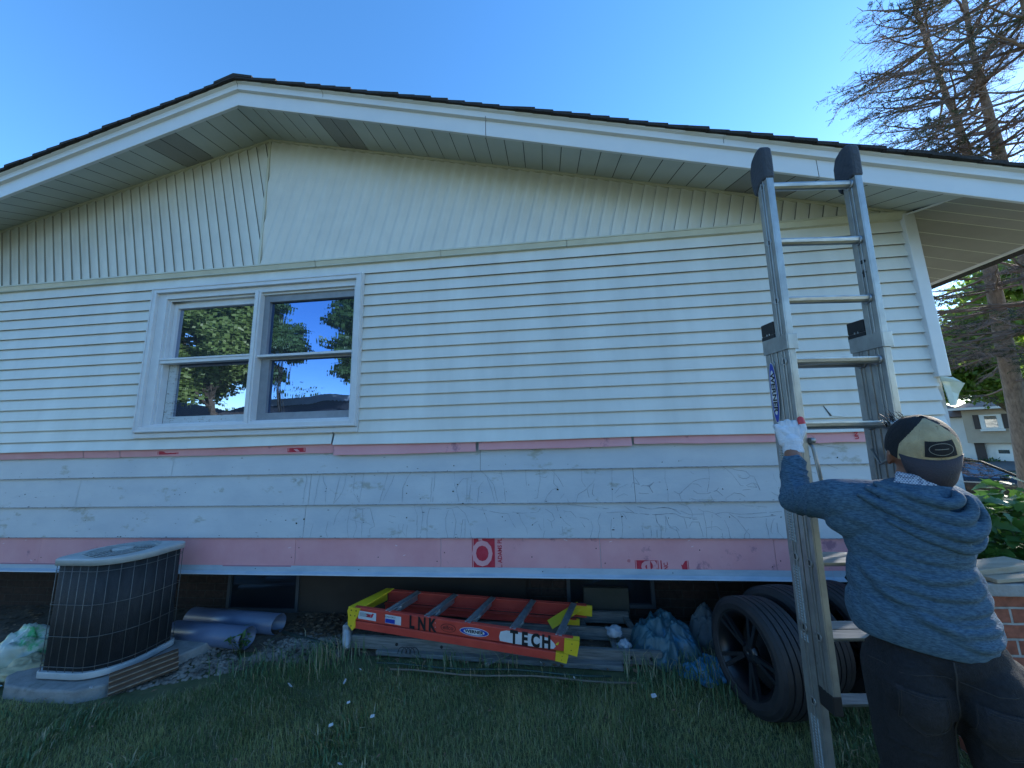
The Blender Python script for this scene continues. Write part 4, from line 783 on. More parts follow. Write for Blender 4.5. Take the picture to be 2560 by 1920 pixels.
mb = MB(); mb.tube([(-4.47, .03, .19), (-4.46, .02, .15), (-4.44, -.02, .10), (-4.42, -.05, .06)], [.02, .03, .035, .02], 10); mb.box((-4.49, -.0, .05), (-4.44, .06, .2)); P(mb, 'metal_shoe', mat('zinc', (.25, .28, .30), (.35, .38, .40), 9, .5, metal=.4), wl, .006)
mb = MB(); mb.bar((-4.2, .03, .03), (-2.4, -.03, .02), .12, .03); tag(mb.build('wooden_plank', M_ow, bevel=.004), 'grey plank flat on the soil below the wooden ladder', 'plank')
mb = MB()
for k in range(4): mb.tube([(-3.98+.03*k+.035*math.sin(t), -.06, .05+.045*math.cos(t)) for t in [math.pi*(i/10)-math.pi/2 for i in range(11)]], .003, 6)
tag(mb.build('wire_coil', M_black), 'small black wire coil below the stencilled letters', 'wire coil')
for p, q, lab in (((-4.12, -.17, .045), (-2.5, -.19, .035), 'upper of the thin dark green rods lying in the grass'), ((-4.0, -.215, .035), (-2.35, -.235, .03), 'lower and browner thin rod lying in the grass edge')):
    mb = MB(); n_ = 10; mb.tube([Vector(p).lerp(Vector(q), i/n_)+Vector((0, .008*math.sin(i*1.3), .004*math.cos(i))) for i in range(n_+1)], .006, 6); tag(mb.build('garden_rod', mat('rod', (.02, .05, .04), rough=.5) if 'upper' in lab else mat('rod_brown', (.14, .12, .09), rough=.7)), lab, 'rod', 'thin rods in the grass')
mb = MB(); mb.bar((-3.35, -.12, .03), (-3.12, .02, .07), .028, .006); tag(mb.build('loose_slat', M_ow), 'short pale slat pointing out from under the orange stepladder', 'slat')
for c, r, lab, s_ in (((-2.42, .12, .15), (.07, .045, .04), 'crumpled clear plastic cup on the wooden ladder', 3), ((-2.36, .06, .09), (.05, .04, .04), 'lower crumpled clear plastic wrapper inside the wooden ladder', 8)): sack('plastic_cup', c, r, mat('clear_plastic', (.30, .34, .38), rough=.25), lab, 'plastic cup', s_, 12, .2, 1.)
mb = MB(); mb.box((-2.60, .50, .0), (-2.22, .545, .30)); tag(mb.build('concrete_block', mat('block_olive', (.06, .06, .045), (.08, .075, .06), 4, .9), bevel=.004), 'dull olive board standing under the right basement window', 'board')
# ================================================================ tarp bundles
M_tarp = mat('blue_tarp', (.03, .10, .13), (.075, .125, .14), 3, .45, bump=.5, bscale=22, c3=(.02, .15, .27), c3thr=.52, c3scale=3)
def tarp(name, c, r, m, lab, seed, amp, res=70):
    random.seed(seed); V = []; n = res
    for i in range(n+1):
        for j in range(n+1):
            u = i/n*2-1; v_ = j/n*2-1; rr = max(abs(u), abs(v_)); ln = math.hypot(u, v_) or 1; uu, vv = u/ln*rr, v_/ln*rr
            h = (1-rr**2.2)**.55 if rr < 1 else 0
            f = noise.fractal(Vector((uu*1.5, vv*1.5, seed)), 1, 2, 4)
            rid = abs(noise.noise(Vector((uu*1.7+seed+vv*.8, vv*2.4-uu*.7, f*.6))))*1.5+.30*abs(noise.noise(Vector((uu*5+seed, vv*8.5+uu*4, f*2))))
            edge = 1+.22*noise.noise(Vector((math.atan2(vv, uu)*2, seed, 0)))
            V.append((c[0]+uu*r[0]*edge, c[1]+vv*r[1]*edge, c[2]+r[2]*h*(.92+.25*f)-amp*rid*(1 if rr < .95 else .3)+.02*(1-rr)))
    i = (np.arange(n)[:, None]*(n+1)+np.arange(n)[None]).ravel(); F = np.stack([i, i+n+1, i+n+2, i+1], 1)
    V = np.array(V); V[:, 2] = np.maximum(V[:, 2], .008)
    o = from_np(name, V, F, m, smooth=True); so_ = o.modifiers.new('thick', 'SOLIDIFY'); so_.thickness = .003; tag(o, lab, 'tarp'); return o
tarp('tarp', (-2.06, .17, .01), (.27, .23, .25), M_tarp, 'crumpled faded blue tarp heaped beside the wheels', 3, .12)
tarp('tarp', (-1.86, -.04, .005), (.20, .16, .07), mat('bright_blue_tarp', (.02, .16, .30), (.04, .2, .34), 5, .4), 'bright blue loose end of tarp spread on the weeds', 6, .05)
tarp('tarp', (-1.68, .30, .0), (.15, .12, .26), mat('dark_cloth', (.06, .09, .11), (.11, .14, .15), 6, .8), 'small dark grey cloth bundle between the blue tarp and the wheels', 11, .05, 40)
# ================================================================ wheels
M_tyre = mat('tyre_rubber', (.009, .010, .013), (.017, .018, .022), 9, .62, bump=.12, bscale=60)
M_rim = mat('black_rim', (.008, .009, .012), (.014, .015, .018), 9, .3, metal=.2)
def wheel(c, ax, lab, rim=True):
    root = bpy.data.objects.new('car_wheel', None); COL.objects.link(root); root.location = c
    root.rotation_euler = Vector(ax).to_track_quat('Z', 'Y').to_euler(); tag(root, lab, 'wheel', 'spare wheels standing by the foundation')
    I = Matrix.Diagonal((.91, .91, .91, 1)); R_, Wd = .325, .245; mb = MB()
    prof = [(.232, .105), (.245, .118), (.275, .125), (.300, .118), (.317, .104)]
    tread = []; 
    for k, (a, b) in enumerate(((-.104, -.072), (-.062, -.026), (-.016, .016), (.026, .062), (.072, .104))): tread += [(.325 if k in (1, 2, 3) else .321, a), (.325 if k in (1, 2, 3) else .321, b)]+([(.316, b+.0015), (.316, b+.0085)] if k < 4 else [])
    full = [(r, -z) for r, z in prof]+tread+[(r, z) for r, z in prof[::-1]]+[(.225, .09), (.225, -.09)]
    mb.lathe(full, I, 110, sm=False); o = mb.build('tyre', M_tyre, root)
    mb = MB(); mb.lathe([(.232, .108), (.236, .112), (.238, .104), (.222, .095), (.215, .06), (.213, -.10), (.222, -.106), (.218, -.108), (.205, -.1), (.205, .09)], I, 48); rim_ = mb.build('rim', M_rim, root)
    mb = MB()
    for k in range(5):
        for s_ in (-.13, .13):
            t = 2*math.pi*k/5; a = Vector((.045*math.cos(t+s_*.6), .045*math.sin(t+s_*.6), .062)); b = Vector((.218*math.cos(t+s_), .218*math.sin(t+s_), .092)); mb.bar(a, b, .020, .022, up=(0, 0, 1))
    mb.lathe([(.001, .045), (.06, .045), (.062, .068), (.03, .078), (.001, .074)], I, 24); mb.build('spokes', mat('rim_spoke', (.02, .022, .026), (.03, .033, .038), 8, .3, metal=.4), rim_)
    mb = MB(); mb.lathe([(.001, -.06), (.205, -.06), (.205, -.055), (.001, -.055)], I, 24); mb.build('rim_back', M_dark, rim_)
    return root
W1 = wheel((-1.645, -.35, .285), (-.97, -.22, .09), 'front black alloy wheel with wide tyre leaning nearest the camera')
def copy_tree(o, parent=None):
    c = o.copy(); COL.objects.link(c); c.parent = parent
    for ch in o.children: copy_tree(ch, c)
    return c
for loc, ax, lab in (((-1.38, -.20, .295), (-.93, -.34, .08), 'second black wheel right behind the nearest one'), ((-1.04, -.10, .292), (-.96, -.26, .05), 'third black wheel half hidden behind the ladder'), ((-.74, .06, .29), (-.97, -.2, .05), 'hindmost black wheel beside the man')):
    c = copy_tree(W1); c.location = loc; c.rotation_euler = Vector(ax).to_track_quat('Z', 'Y').to_euler(); c['label'] = lab
# ================================================================ aluminium extension ladder
M_al2 = mat('worn_aluminium', (.27, .275, .27), (.39, .395, .385), 14, .38, metal=.65, bump=.06, bscale=120, c3=(.12, .13, .14), c3thr=.66, c3scale=9, stretch=(1, 1, .6))
M_al3 = mat('shiny_rung', (.40, .41, .42), (.24, .25, .26), 14, .34, metal=.8, bump=.05, bscale=60, stretch=(.6, 8, 8))
M_boot = mat('grey_rubber_boot', (.028, .032, .042), (.045, .05, .062), 6, .7, bump=.5, bscale=60)
M_lab = mat('worn_paper_label', (.36, .42, .46), (.24, .29, .31), 60, .6, stretch=(1, 1, 3), c3=(.15, .18, .18), c3thr=.56, c3scale=50)
el = empty('extension_ladder', (-1.47, -.95, 0), 'scuffed aluminium extension ladder with grey rubber boots standing up against the gable', 'ladder')
LU = Vector((.009, -.025, 1)).normalized(); LW = Vector((.996, .089, 0)); LW = (LW-LU*LW.dot(LU)).normalized(); LN = LW.cross(LU).normalized()
if LN.y > 0: LN = -LN
LO = Vector((-1.452, -1.026, 2.832))
def lp(a, b, s): return LO+LW*a+LN*b-LU*s
LF = Matrix((LW, LN, LU)).transposed().to_4x4(); LF.translation = LO     # x across, y outwards, z up
def rail(sgn, b0, b1, s0, s1, a0=.205, wdt=.034):
    mb = MB(); x0, x1 = sorted((sgn*a0, sgn*(a0+wdt))); 
    def bx(xa, xb, ya, yb): mb.box((xa, ya, -s1), (xb, yb, -s0), 0, LF)
    web = (x1-.006, x1) if sgn > 0 else (x0, x0+.006)
    if sgn > 0: web = (x0, x0+.006)
    bx(*web, b0, b1)
    fl = (x0+.0001, x1) if sgn < 0 else (x0, x1-.0001)
    e = .0002
    fa, fb = (web[1]+0, x1) if (sgn < 0 or sgn > 0) else (x0, x1)
    if sgn < 0: fa, fb = x0+.006, x1
    bx(fa, fb, b1-.007, b1); bx(fa, fb, b0, b0+.007)
    m = (b0+b1)/2; o_ = web[0]-.0035 if sgn < 0 else web[0]-.0035
    bx(o_, o_+.0035, m-.012, m-.004); bx(o_, o_+.0035, m+.006, m+.012)
    return mb
for sg in (-1, 1):
    P(rail(sg, -.034, .036, -.06, 2.345), 'rail', M_al2, el, .002)
    P(rail(sg, -.118, -.040, .755, 3.0), 'rail', M_al2, el, .002)
def rung(s, b, wd, nm='rung', flatness=1):
    mb = MB(); n = 12; prof = [(-.019, .014), (.019, .014), (.0195, .008), (.017, -.006), (.010, -.015), (0, -.018), (-.010, -.015), (-.017, -.006), (-.0195, .008)]
    if flatness > 1: prof = [(-.030, .012), (.030, .010), (.029, .003), (.017, -.010), (.0, -.014), (-.02, -.010), (-.030, .0)]
    k = len(prof); vs = []; seg = 10
    for i in range(seg+1):
        a = -.205+.41*i/seg; dent = -.006*math.exp(-((i/seg-.62)/.09)**2) if flatness > 1 else 0
        for y, z in prof: vs.append(LF @ Vector((a, b+y*(1+(.25 if dent < -.003 else 0)), -s+z+(dent if z > 0 else 0))))
    fs = [(i*k+j, i*k+(j+1) % k, (i+1)*k+(j+1) % k, (i+1)*k+j) for i in range(seg) for j in range(k)]
    mb.add(vs, fs, 0)
    if flatness == 1:
        for y in (-.010, -.003, .004, .011): mb.box((-.203, b+y-.0008, -s+.014), (.203, b+y+.0008, -s+.0155), 0, LF)
    for x in (-.2045, .2045):
        mb.lathe([(.001, -.003), (.026, -.003), (.026, .003), (.001, .003)], LF @ Matrix.Translation((x*.985, b, -s)) @ Matrix.Rotation(math.pi/2, 4, 'Y'), 16)
    return P(mb, nm, M_al3, el)
for k in range(0, 8): rung(k*.3048, 0, 1, flatness=1 if k < 6 else 2)
for k in range(3, 10): rung(k*.3048+.004, -.078, 1, flatness=1 if k < 6 else 2)
mb = MB()    # rung ends showing as dark sockets on the outer web
for k in range(0, 8):
    for x, b, ks in ((-.2425, 0, range(0, 8)), (-.2425, -.078, range(3, 10))):
        pass
for b, ks in ((0.0, range(0, 8)), (-.078, range(3, 10))):
    for k in ks:
        mb = MB(); M = LF @ Matrix.Translation((-.2395, b, -k*.3048)) @ Matrix.Rotation(-math.pi/2, 4, 'Y')
        mb.lathe([(.012, 0), (.019, 0), (.021, .0022), (.012, .0022)], M, 16, 0); mb.prism([(x*1.15, y*.8) for x, y in ovalpoly(.013, .013, 12)], M, .0012, 1); P(mb, 'rung_socket', [M_al2, M_blk], el)
for sg in (-1, 1):   # rubber boots
    mb = MB(); prof = [(.042, -.035), (.044, .09), (.040, .135), (.022, .155), (-.02, .152), (-.062, .125), (-.080, .075), (-.082, .01), (-.070, -.06), (-.055, -.085), (-.028, -.048), (-.004, -.035)]
    prof = [(x*.86+.004, z) for x, z in prof]; M = LF @ Matrix.Translation((sg*.222-.026, 0, .06)) @ Matrix(((0, 0, 1, 0), (1, 0, 0, 0), (0, 1, 0, 0), (0, 0, 0, 1)))
    mb.prism(prof, M, .052); P(mb, 'rubber_boot', M_boot, el, .012)
    mb = MB(); mb.box((sg*.222-.020, -.124, -.763), (sg*.222+.020, -.038, -.70), 0, LF); mb.box((sg*.222-.021, -.126, -.80), (sg*.222+.0185, -.037, -.7635), 0, LF); P(mb, 'end_cap', M_blk, el, .004)
    mb = MB(); xo = -.247 if sg < 0 else .205
    mb.box((sg*.222-.024, -.120, -.86), (sg*.222-.0195, .042, -.785), 0, LF); mb.box((sg*.222-.0195, .038, -.86), (sg*.222+.027, .043, -.785), 0, LF); P(mb, 'guide_bracket', M_al2, el, .002)
    mb = MB(); mb.box((sg*.222-.0195, -.036, -2.42), (sg*.222+.0185, .037, -2.343), 0, LF); P(mb, 'foot_pad', M_blk, el, .004)
    s0 = 1.30 # rung lock
    mb = MB(); xa = sg*.205-sg*.012
    mb.tube([lp(xa, .03, s0), lp(xa-.001*sg, .045, s0+.02), lp(xa-sg*.022, .04, s0+.17), lp(xa-sg*.012, .02, s0+.20), lp(xa, -.0, s0+.19)], .0075, 8); mb.tube([lp(xa, .02, s0+.06), lp(xa, -.05, s0+.11), lp(xa-.01*sg, -.075, s0+.04)], .006, 8)
    mb.tube([lp(xa+.008*sg, .04, s0-.012), lp(xa-.012*sg, .04, s0-.012)], .013, 10); P(mb, 'rung_lock', M_al2, el)
# oval badge on the outside of the base rail and worn paper labels
MS = LF @ Matrix.Translation((-.2432, -.079, 0)) @ Matrix(((0, 0, -1, 0), (0, 1, 0, 0), (1, 0, 0, 0), (0, 0, 0, 1)))
# local: x -> up, y -> outwards, z -> away from rail
mb = MB()
def mk(z): return MS @ Matrix.Translation((-1.055, 0, z))
flat(mb, ovalpoly(.152, .026, 40), mk(.0015), 0); flat(mb, ovalpoly(.148, .023, 40), mk(.0022), 1); flat(mb, ovalpoly(.112, .0175, 40), mk(.0029), 0)
text_faces(mb, 'WERNER', .036, MS @ Matrix.Translation((-1.055, .0, .0036)) @ Matrix.Diagonal((-1, 1, 1, 1)), 2, bold=.0012, sx=1.35)
P(mb, 'oval_badge', [M_wht, M_blue, M_blk], el)
M_lp = mat('label_print', (.10, .12, .13), rough=.7)
for s0, s1, b in ((1.46, 1.76, -.079), (1.87, 2.11, -.079), (2.16, 2.19, -.079), (2.50, 2.70, -.079), (1.33, 1.40, -.079)):
    mb = MB(); mb.box((-.2412, b-.020, -s1), (-.2393, b+.020, -s0), 0, LF)
    for i in range(int((s1-s0)/.012)):
        s_ = s0+.008+i*.012; mb.face([lp(-.2418, b-.015, s_), lp(-.2418, b+.015*random.uniform(.3, 1), s_), lp(-.2418, b+.012, s_+.003), lp(-.2418, b-.015, s_+.004)], 1)
    P(mb, 'paper_label', [M_lab, M_lp], el)
mb = MB(); mb.prism([(x, y) for x, y in ovalpoly(.010, .016, 16)], LF @ Matrix.Translation((.2035, .005, -.42)) @ Matrix.Rotation(-math.pi/2, 4, 'Y'), .001); mb.prism([(.0, -.02), (.014, 0), (.005, 0), (.005, .02), (-.005, .02), (-.005, 0), (-.014, 0)], LF @ Matrix.Translation((.2035, .005, -.48)) @ Matrix.Rotation(-math.pi/2, 4, 'Y') @ Matrix.Rotation(math.pi/2, 4, 'Z'), .001)
P(mb, 'sticker_mark', M_blk, el)
mb = MB(); R0_ = [lp(.055, .03, 2.17), lp(.06, .04, 2.28), lp(.045, .05, 2.38), lp(.05, .045, 2.47), lp(.065, .045, 2.40), lp(.062, .04, 2.30), lp(.058, -.02, 2.16)]
mb.tube(R0_, .006, 6); mb.tube([p+Vector((.006, .003, .0)) for p in R0_[1:5]], .005, 6)
tag(mb.build('woven_cord', mat('maroon_cord', (.10, .03, .04), (.30, .26, .28), 120, .8)), 'maroon woven cord looped over a lower rung beside the man', 'cord')
# ================================================================ person
M_skin = mat('skin', (.20, .085, .05), (.27, .12, .075), 12, .5, bump=.1, bscale=90)
M_shirt = mat('heather_blue', (.014, .045, .085), (.075, .145, .205), 170, .9, stretch=(.45, .45, 1.5), bump=.4, bscale=260, lo=.30, hi=.70)
M_jean = mat('black_denim', (.004, .0045, .007), (.011, .012, .016), 90, .9, bump=.5, bscale=260, c3=(.020, .021, .026), c3thr=.62, c3scale=5)
M_glove = mat('white_knit', (.58, .60, .64), (.66, .68, .72), 50, .85, bump=.5, bscale=220)
M_gred = mat('red_glove_palm', (.55, .04, .05), rough=.5)
M_capt = mat('tan_cap_panel', (.36, .27, .15), (.46, .36, .21), 30, .85, bump=.4, bscale=260, c3=(.12, .09, .05), c3thr=.63, c3scale=34)
M_capb = mat('black_cap', (.004, .0045, .006), (.009, .009, .012), 30, .85, bump=.3, bscale=300)
M_bill = mat('dark_bill', (.028, .030, .042), (.055, .038, .045), 6, .8, bump=.4, bscale=220)
M_hair = mat('dark_hair', (.010, .008, .008), rough=.55)
def union(name, parts, vox, it, m, parent=None, disp=None, cuts=None, fac=.6, vec=False):
    mb = MB(); parts(mb); o = mb.build(name+'_src', [m]); r = o.modifiers.new('r', 'REMESH'); r.mode = 'VOXEL'; r.voxel_size = vox; r.adaptivity = 0
    s_ = o.modifiers.new('s', 'SMOOTH'); s_.iterations = it; s_.factor = fac
    dg = bpy.context.evaluated_depsgraph_get(); me = bpy.data.meshes.new_from_object(o.evaluated_get(dg)); bpy.data.objects.remove(o)
    if cuts:
        bm = bmesh.new(); bm.from_mesh(me)
        for co, no in cuts: bmesh.ops.bisect_plane(bm, geom=bm.verts[:]+bm.edges[:]+bm.faces[:], plane_co=co, plane_no=no, clear_outer=True)
        bm.to_mesh(me); bm.free()
    me.name = name; me.materials.clear(); me.materials.append(m) if not isinstance(m, list) else [me.materials.append(q) for q in m]
    n = len(me.vertices); co = np.zeros(n*3); me.vertices.foreach_get('co', co); co = co.reshape(-1, 3)
    if disp is not None:
        nr = np.zeros(n*3); me.vertex_normals.foreach_get('vector', nr); nr = nr.reshape(-1, 3)
        d = disp(co) if vec else np.array([disp(*c) for c in co]); co = co+nr*d[:, None]; me.vertices.foreach_set('co', co.ravel())
    me.polygons.foreach_set('use_smooth', np.ones(len(me.polygons), bool)); me.update()
    o = bpy.data.objects.new(name, me); COL.objects.link(o)
    if parent: o.parent = parent
    return o
V3 = Vector
Ls, Rs = V3((-1.835, -1.405, 1.345)), V3((-1.60, -1.515, 1.335)); Le = V3((-1.865, -1.225, 1.315)); Lw = V3((-1.782, -1.122, 1.505))
Re, Rw = V3((-1.48, -1.36, 1.14)), V3((-1.25, -1.10, 1.50)); TC = V3((-1.70, -1.46, 1.15)); FA = math.radians(65)
fd = V3((math.cos(FA), math.sin(FA), 0)); ax_ = V3((math.sin(FA), -math.cos(FA), 0))     # facing direction; towards his right
RB = Matrix((ax_, fd, V3((0, 0, 1)))).transposed()
HC = V3((-1.617, -1.482, 1.512)); pit_ = math.radians(26)
hy = (fd*math.cos(pit_)+V3((0, 0, 1))*math.sin(pit_)).normalized(); hx = ax_.copy(); hz = hx.cross(hy); HM = Matrix((hx, hy, hz)).transposed().to_4x4(); HM = HM @ Matrix.Diagonal((.90, .90, .98, 1)); HM.translation = HC; HR = HM.to_3x3()
hipL, hipR = TC+ax_*-.070+V3((.015, 0, -.30)), TC+ax_*.11+V3((.015, 0, -.30)); kL, kR = V3((-1.73, -1.38, .47)), V3((-1.55, -1.52, .47)); fL, fR = V3((-1.76, -1.34, .09)), V3((-1.52, -1.56, .09))
NK = V3((-1.655, -1.475, 1.395))
def body(mb):
    mb.ell(TC+V3((0, 0, .06)), (.125, .085, .20), RB, 18); mb.ell(TC+V3((0, 0, -.17)), (.125, .09, .16), RB, 18)
    mb.cap(Ls, Le, .052, .042); mb.cap(Le, Lw, .042, .030); mb.cap(Rs, Re, .052, .042); mb.cap(Re, Rw, .042, .030); mb.cap(Ls, Rs, .055, .055)
    mb.cap(hipL, kL, .085, .055); mb.cap(kL, fL, .055, .042); mb.cap(hipR, kR, .085, .055); mb.cap(kR, fR, .055, .042)
    mb.cap(fL, fL+fd*.15+V3((0, 0, -.05)), .042, .032); mb.cap(fR, fR+fd*.15+V3((0, 0, -.05)), .042, .032)
    mb.cap(NK-V3((0, 0, .04)), HC-HR @ V3((0, .01, .06)), .060, .056)
    mb.ell(HC, (.075, .094, .108), HR, 18); mb.cap(HC+HR @ V3((0, .045, -.045)), HC+HR @ V3((0, .062, -.085)), .052, .034)
    mb.cap(HC+HR @ V3((0, .09, .01)), HC+HR @ V3((0, .112, -.028)), .010, .013)
    for s_ in (-1, 1):
        mb.ell(HC+HR @ V3((s_*.086, -.010, -.016)), (.009, .022, .036), HR @ Matrix.Rotation(s_*.35, 3, 'Z'), 12); mb.ell(HC+HR @ V3((s_*.084, -.016, .008)), (.007, .012, .016), HR, 10)
        mb.ell(HC+HR @ V3((s_*.03, .082, .012)), (.013, .010, .010), HR, 10)
    mb.ell(HC+HR @ V3((0, .092, -.055)), (.024, .010, .006), HR, 10); mb.ell(HC+HR @ V3((0, .090, -.066)), (.020, .010, .007), HR, 10)
person = union('person', body, .0075, 3, M_skin)
tag(person, 'man in blue hooded shirt and backwards cap gripping the ladder with a white glove', 'person')
FOLDS = [("385 395 430 470 480 540 540 590 600 625 660 640", .013, .016), ("388 410 408 500 430 570 465 640", .010, .013), ("400 345 470 398 560 428 650 440", .006, .014), ("470 478 560 498 640 492 705 468", .010, .011), ("455 508 560 532 640 528 712 500", .011, .011),
         ("480 545 580 570 660 558 708 530", .011, .012), ("500 590 600 608 680 596 728 585", .010, .013), ("545 448 640 458 695 440", .008, .010), ("410 425 500 462 600 476", .007, .011), ("398 300 394 350 386 398", .006, .009), ("395 455 440 560 500 650", .008, .012), ("620 640 680 628 735 632", .009, .011),
         ("430 330 500 360 560 372", .004, .014), ("400 520 415 600 430 655", .006, .010), ("690 470 712 540 735 610", .007, .010), ("480 430 560 455 640 472 700 458", .006, .008), ("520 565 600 588 670 578 722 560", .007, .008)]
def fold(co):
    p = co-np.array(TC); u = p@np.array(ax_); bk = p@np.array(fd); z = co[:, 2]; d = np.zeros(len(co))
    w1 = np.array([noise.noise(V3((a*6, b*6, c*6))) for a, b, c in co]); w2 = np.array([noise.noise(V3((a*6+9, b*6, c*6))) for a, b, c in co]); uu = u+.012*w1; zz = z+.012*w2
    for pl, amp, wd in FOLDS:
        q = list(map(float, pl.split())); pts = [((q[i]-552)/170*.19, 1.40-(q[i+1]-290)*.00123) for i in range(0, len(q), 2)]; best = np.full(len(co), 9.); sg = np.zeros(len(co)); N = len(pts)-1
        for i in range(N):
            (x0, y0), (x1, y1) = pts[i], pts[i+1]; L2 = (x1-x0)**2+(y1-y0)**2; t = np.clip(((uu-x0)*(x1-x0)+(zz-y0)*(y1-y0))/L2, 0, 1); dx = uu-x0-t*(x1-x0); dy = zz-y0-t*(y1-y0); r = np.hypot(dx, dy); m = r < best
            best = np.where(m, r, best); sg = np.where(m, ((i+t)/N), sg)
            sgn = np.sign((x1-x0)*dy-(y1-y0)*dx)*m+(0 if i == 0 else sgn*(~m))
        tap = np.sin(np.pi*np.clip(sg*.86+.1, 0, 1))**.7; s_ = best/wd
        d += amp*tap*(np.exp(-s_**2)-.65*np.exp(-((s_-1.5)/.8)**2)*(sgn < 0))
    d *= .72*np.clip((-.015-bk)/.055, 0, 1)
    return d+.005*w1+.0025*np.array([noise.noise(V3((a*16, b*16, c*22))) for a, b, c in co])
def shirt(mb):
    mb.ell(TC+V3((0, 0, .09)), (.150, .108, .18), RB, 20); mb.ell(TC+V3((0, 0, -.06))-fd*.0, (.156, .115, .20), RB, 20); mb.ell(TC+V3((.0, 0, -.15))-ax_*.005, (.168, .125, .15), RB, 20)
    mb.cap(Ls, Rs, .070, .068, 18); mb.cap(Ls+V3((.03, -.01, -.05)), Rs+V3((-.03, 0, -.05)), .078, .078, 18); mb.ell(NK+V3((-.005, -.005, -.025)), (.115, .095, .055), RB, 18)
    mb.cap(Ls, Ls.lerp(Le, .6), .070, .060, 18); mb.cap(Ls.lerp(Le, .55), Le, .060, .052, 18); mb.cap(Le, Lw+(Le-Lw)*.30, .050, .040, 18)
    mb.cap(Rs, Re, .060, .050, 18); mb.cap(Re, Rw, .050, .040, 18)
def sfold(co):
    f = fold(co)
    for i, c in enumerate(co):
        p = V3(c); d = Lw-Le; t = (p-Le).dot(d)/d.length_squared
        if .02 < t < 1.1 and (p-Le-d*t).length < .08:
            q = noise.noise(p*9); k = 1-abs(math.sin(t*11+5*q+22*(p-Le-d*t).dot(V3((.7, -.7, 0))))); f[i] += .0065*(k**2-.3)*min(1, t*5)
        d2 = Le-Ls; t2 = (p-Ls).dot(d2)/d2.length_squared
        if .0 < t2 < 1.15 and (p-Ls-d2*t2).length < .10:
            q = noise.noise(p*7); k = 1-abs(math.sin(t2*6+4*q+16*(p.z-1.3))); f[i] += .007*(k**2.5-.25)*min(1, t2*3)
    return f
def hemcut(): return [((TC+V3((0, 0, -.215)))[:], (V3((-.05, .0, -1)).normalized())[:])]
sh = union('hooded_shirt', shirt, .0052, 6, M_shirt, person, sfold, hemcut(), vec=True)
so2 = sh.modifiers.new('cloth', 'SOLIDIFY'); so2.thickness = .003; so2.offset = 1
# hood lying on the back: draped rolls of cloth
from mathutils.bvhtree import BVHTree
bvh = BVHTree.FromObject(sh, bpy.context.evaluated_depsgraph_get())
def onback(u, z, off):
    o_ = V3((TC.x, TC.y, 0))+ax_*u-fd*.6+V3((0, 0, z)); h = bvh.ray_cast(o_, fd); return (h[0] if h[0] else o_+fd*.55)-fd*off
HL = [[(-.085, 1.400), (-.03, 1.368), (.03, 1.338), (.08, 1.318), (.115, 1.322), (.135, 1.350), (.132, 1.385)], [(-.06, 1.412), (.0, 1.388), (.05, 1.368), (.085, 1.362), (.105, 1.375), (.108, 1.398)],
      [(-.11, 1.380), (-.05, 1.340), (.01, 1.305), (.07, 1.278), (.12, 1.275), (.155, 1.305), (.158, 1.350)], [(-.06, 1.305), (.0, 1.270), (.06, 1.245), (.105, 1.228), (.14, 1.243), (.165, 1.275)]]
def hoodp(mb):
    for q, L_ in enumerate(HL):
        pts = []
        for i in range(len(L_)-1):
            for k in range(4): t = k/4; pts.append(onback(L_[i][0]*(1-t)+L_[i+1][0]*t, L_[i][1]*(1-t)+L_[i+1][1]*t, (.010, .016, .006, .002)[q]))
        pts.append(onback(*L_[-1], .004)); n_ = len(pts)
        for _ in range(3): pts = [pts[0]]+[(pts[i-1]+pts[i]*2+pts[i+1])/4 for i in range(1, n_-1)]+[pts[-1]]
        mb.tube(pts, [(.019, .017, .019, .015)[q]*(.35+.65*math.sin(math.pi*(i+.6)/n_)**.6) for i in range(n_)], 10)
    for u, z, r in ((.0, 1.345, .03), (.05, 1.325, .03), (.09, 1.30, .03), (.03, 1.30, .022), (.09, 1.26, .022), (.04, 1.38, .03), (.12, 1.30, .02)): mb.ell(onback(u, z, -.010), (r*1.2, r*.7, r), RB, 12)
hd = union('hood', hoodp, .0045, 4, M_shirt, person, lambda x, y, z: .0025*noise.noise(V3((x*16, y*16, z*16))))
# jeans
def jeans(mb):
    mb.ell(TC+ax_*.02+V3((.005, 0, -.24)), (.148, .112, .12), RB, 20)
    for s_ in (-1, 1): mb.ell(TC+ax_*(.02+.074*s_)+V3((.01, 0, -.33))-fd*.04, (.084, .090, .12), RB, 18)
    mb.cap(hipL+V3((0, 0, -.02)), kL, .102, .082, 18); mb.cap(kL, fL+V3((0, 0, -.01)), .086, .078, 18); mb.cap(hipR+V3((0, 0, -.02)), kR, .104, .084, 18); mb.cap(kR, fR+V3((0, 0, -.01)), .086, .078, 18)
def jfold(x, y, z):
    p = V3((x, y, z))-TC; f = .006*noise.noise(V3((x*7, y*7, z*5)))
    f += .004*math.sin(z*46+5*noise.noise(V3((x*5, y*5, z*4))))*min(1, max(0, (.72-z)*3)); u = p.dot(ax_)
    if p.dot(fd) < 0:    # pockets and seams
        if z > .55: f += .005*math.exp(-((u-.02)/.004)**2)
        for s_ in (-1, 1):
            if .040 < s_*(u-.02) < .145 and .64 < z < .83:
                e = min(s_*(u-.02)-.040, .145-s_*(u-.02), z-.64, .83-z); f += .0040+(.0025 if e < .007 else 0)
    if z > .885: f += .003
    return f
jn = union('jeans', jeans, .006, 5, M_jean, person, jfold, [((0, 0, .96), (0, 0, 1)), ((0, 0, .045), (0, 0, -1))])
bvj = BVHTree.FromObject(jn, bpy.context.evaluated_depsgraph_get())
def onj(u, z, off):
    o_ = V3((TC.x, TC.y, 0))+ax_*u-fd*.6+V3((0, 0, z)); h = bvj.ray_cast(o_, fd); return (h[0] if h[0] else o_+fd*.55)-fd*off
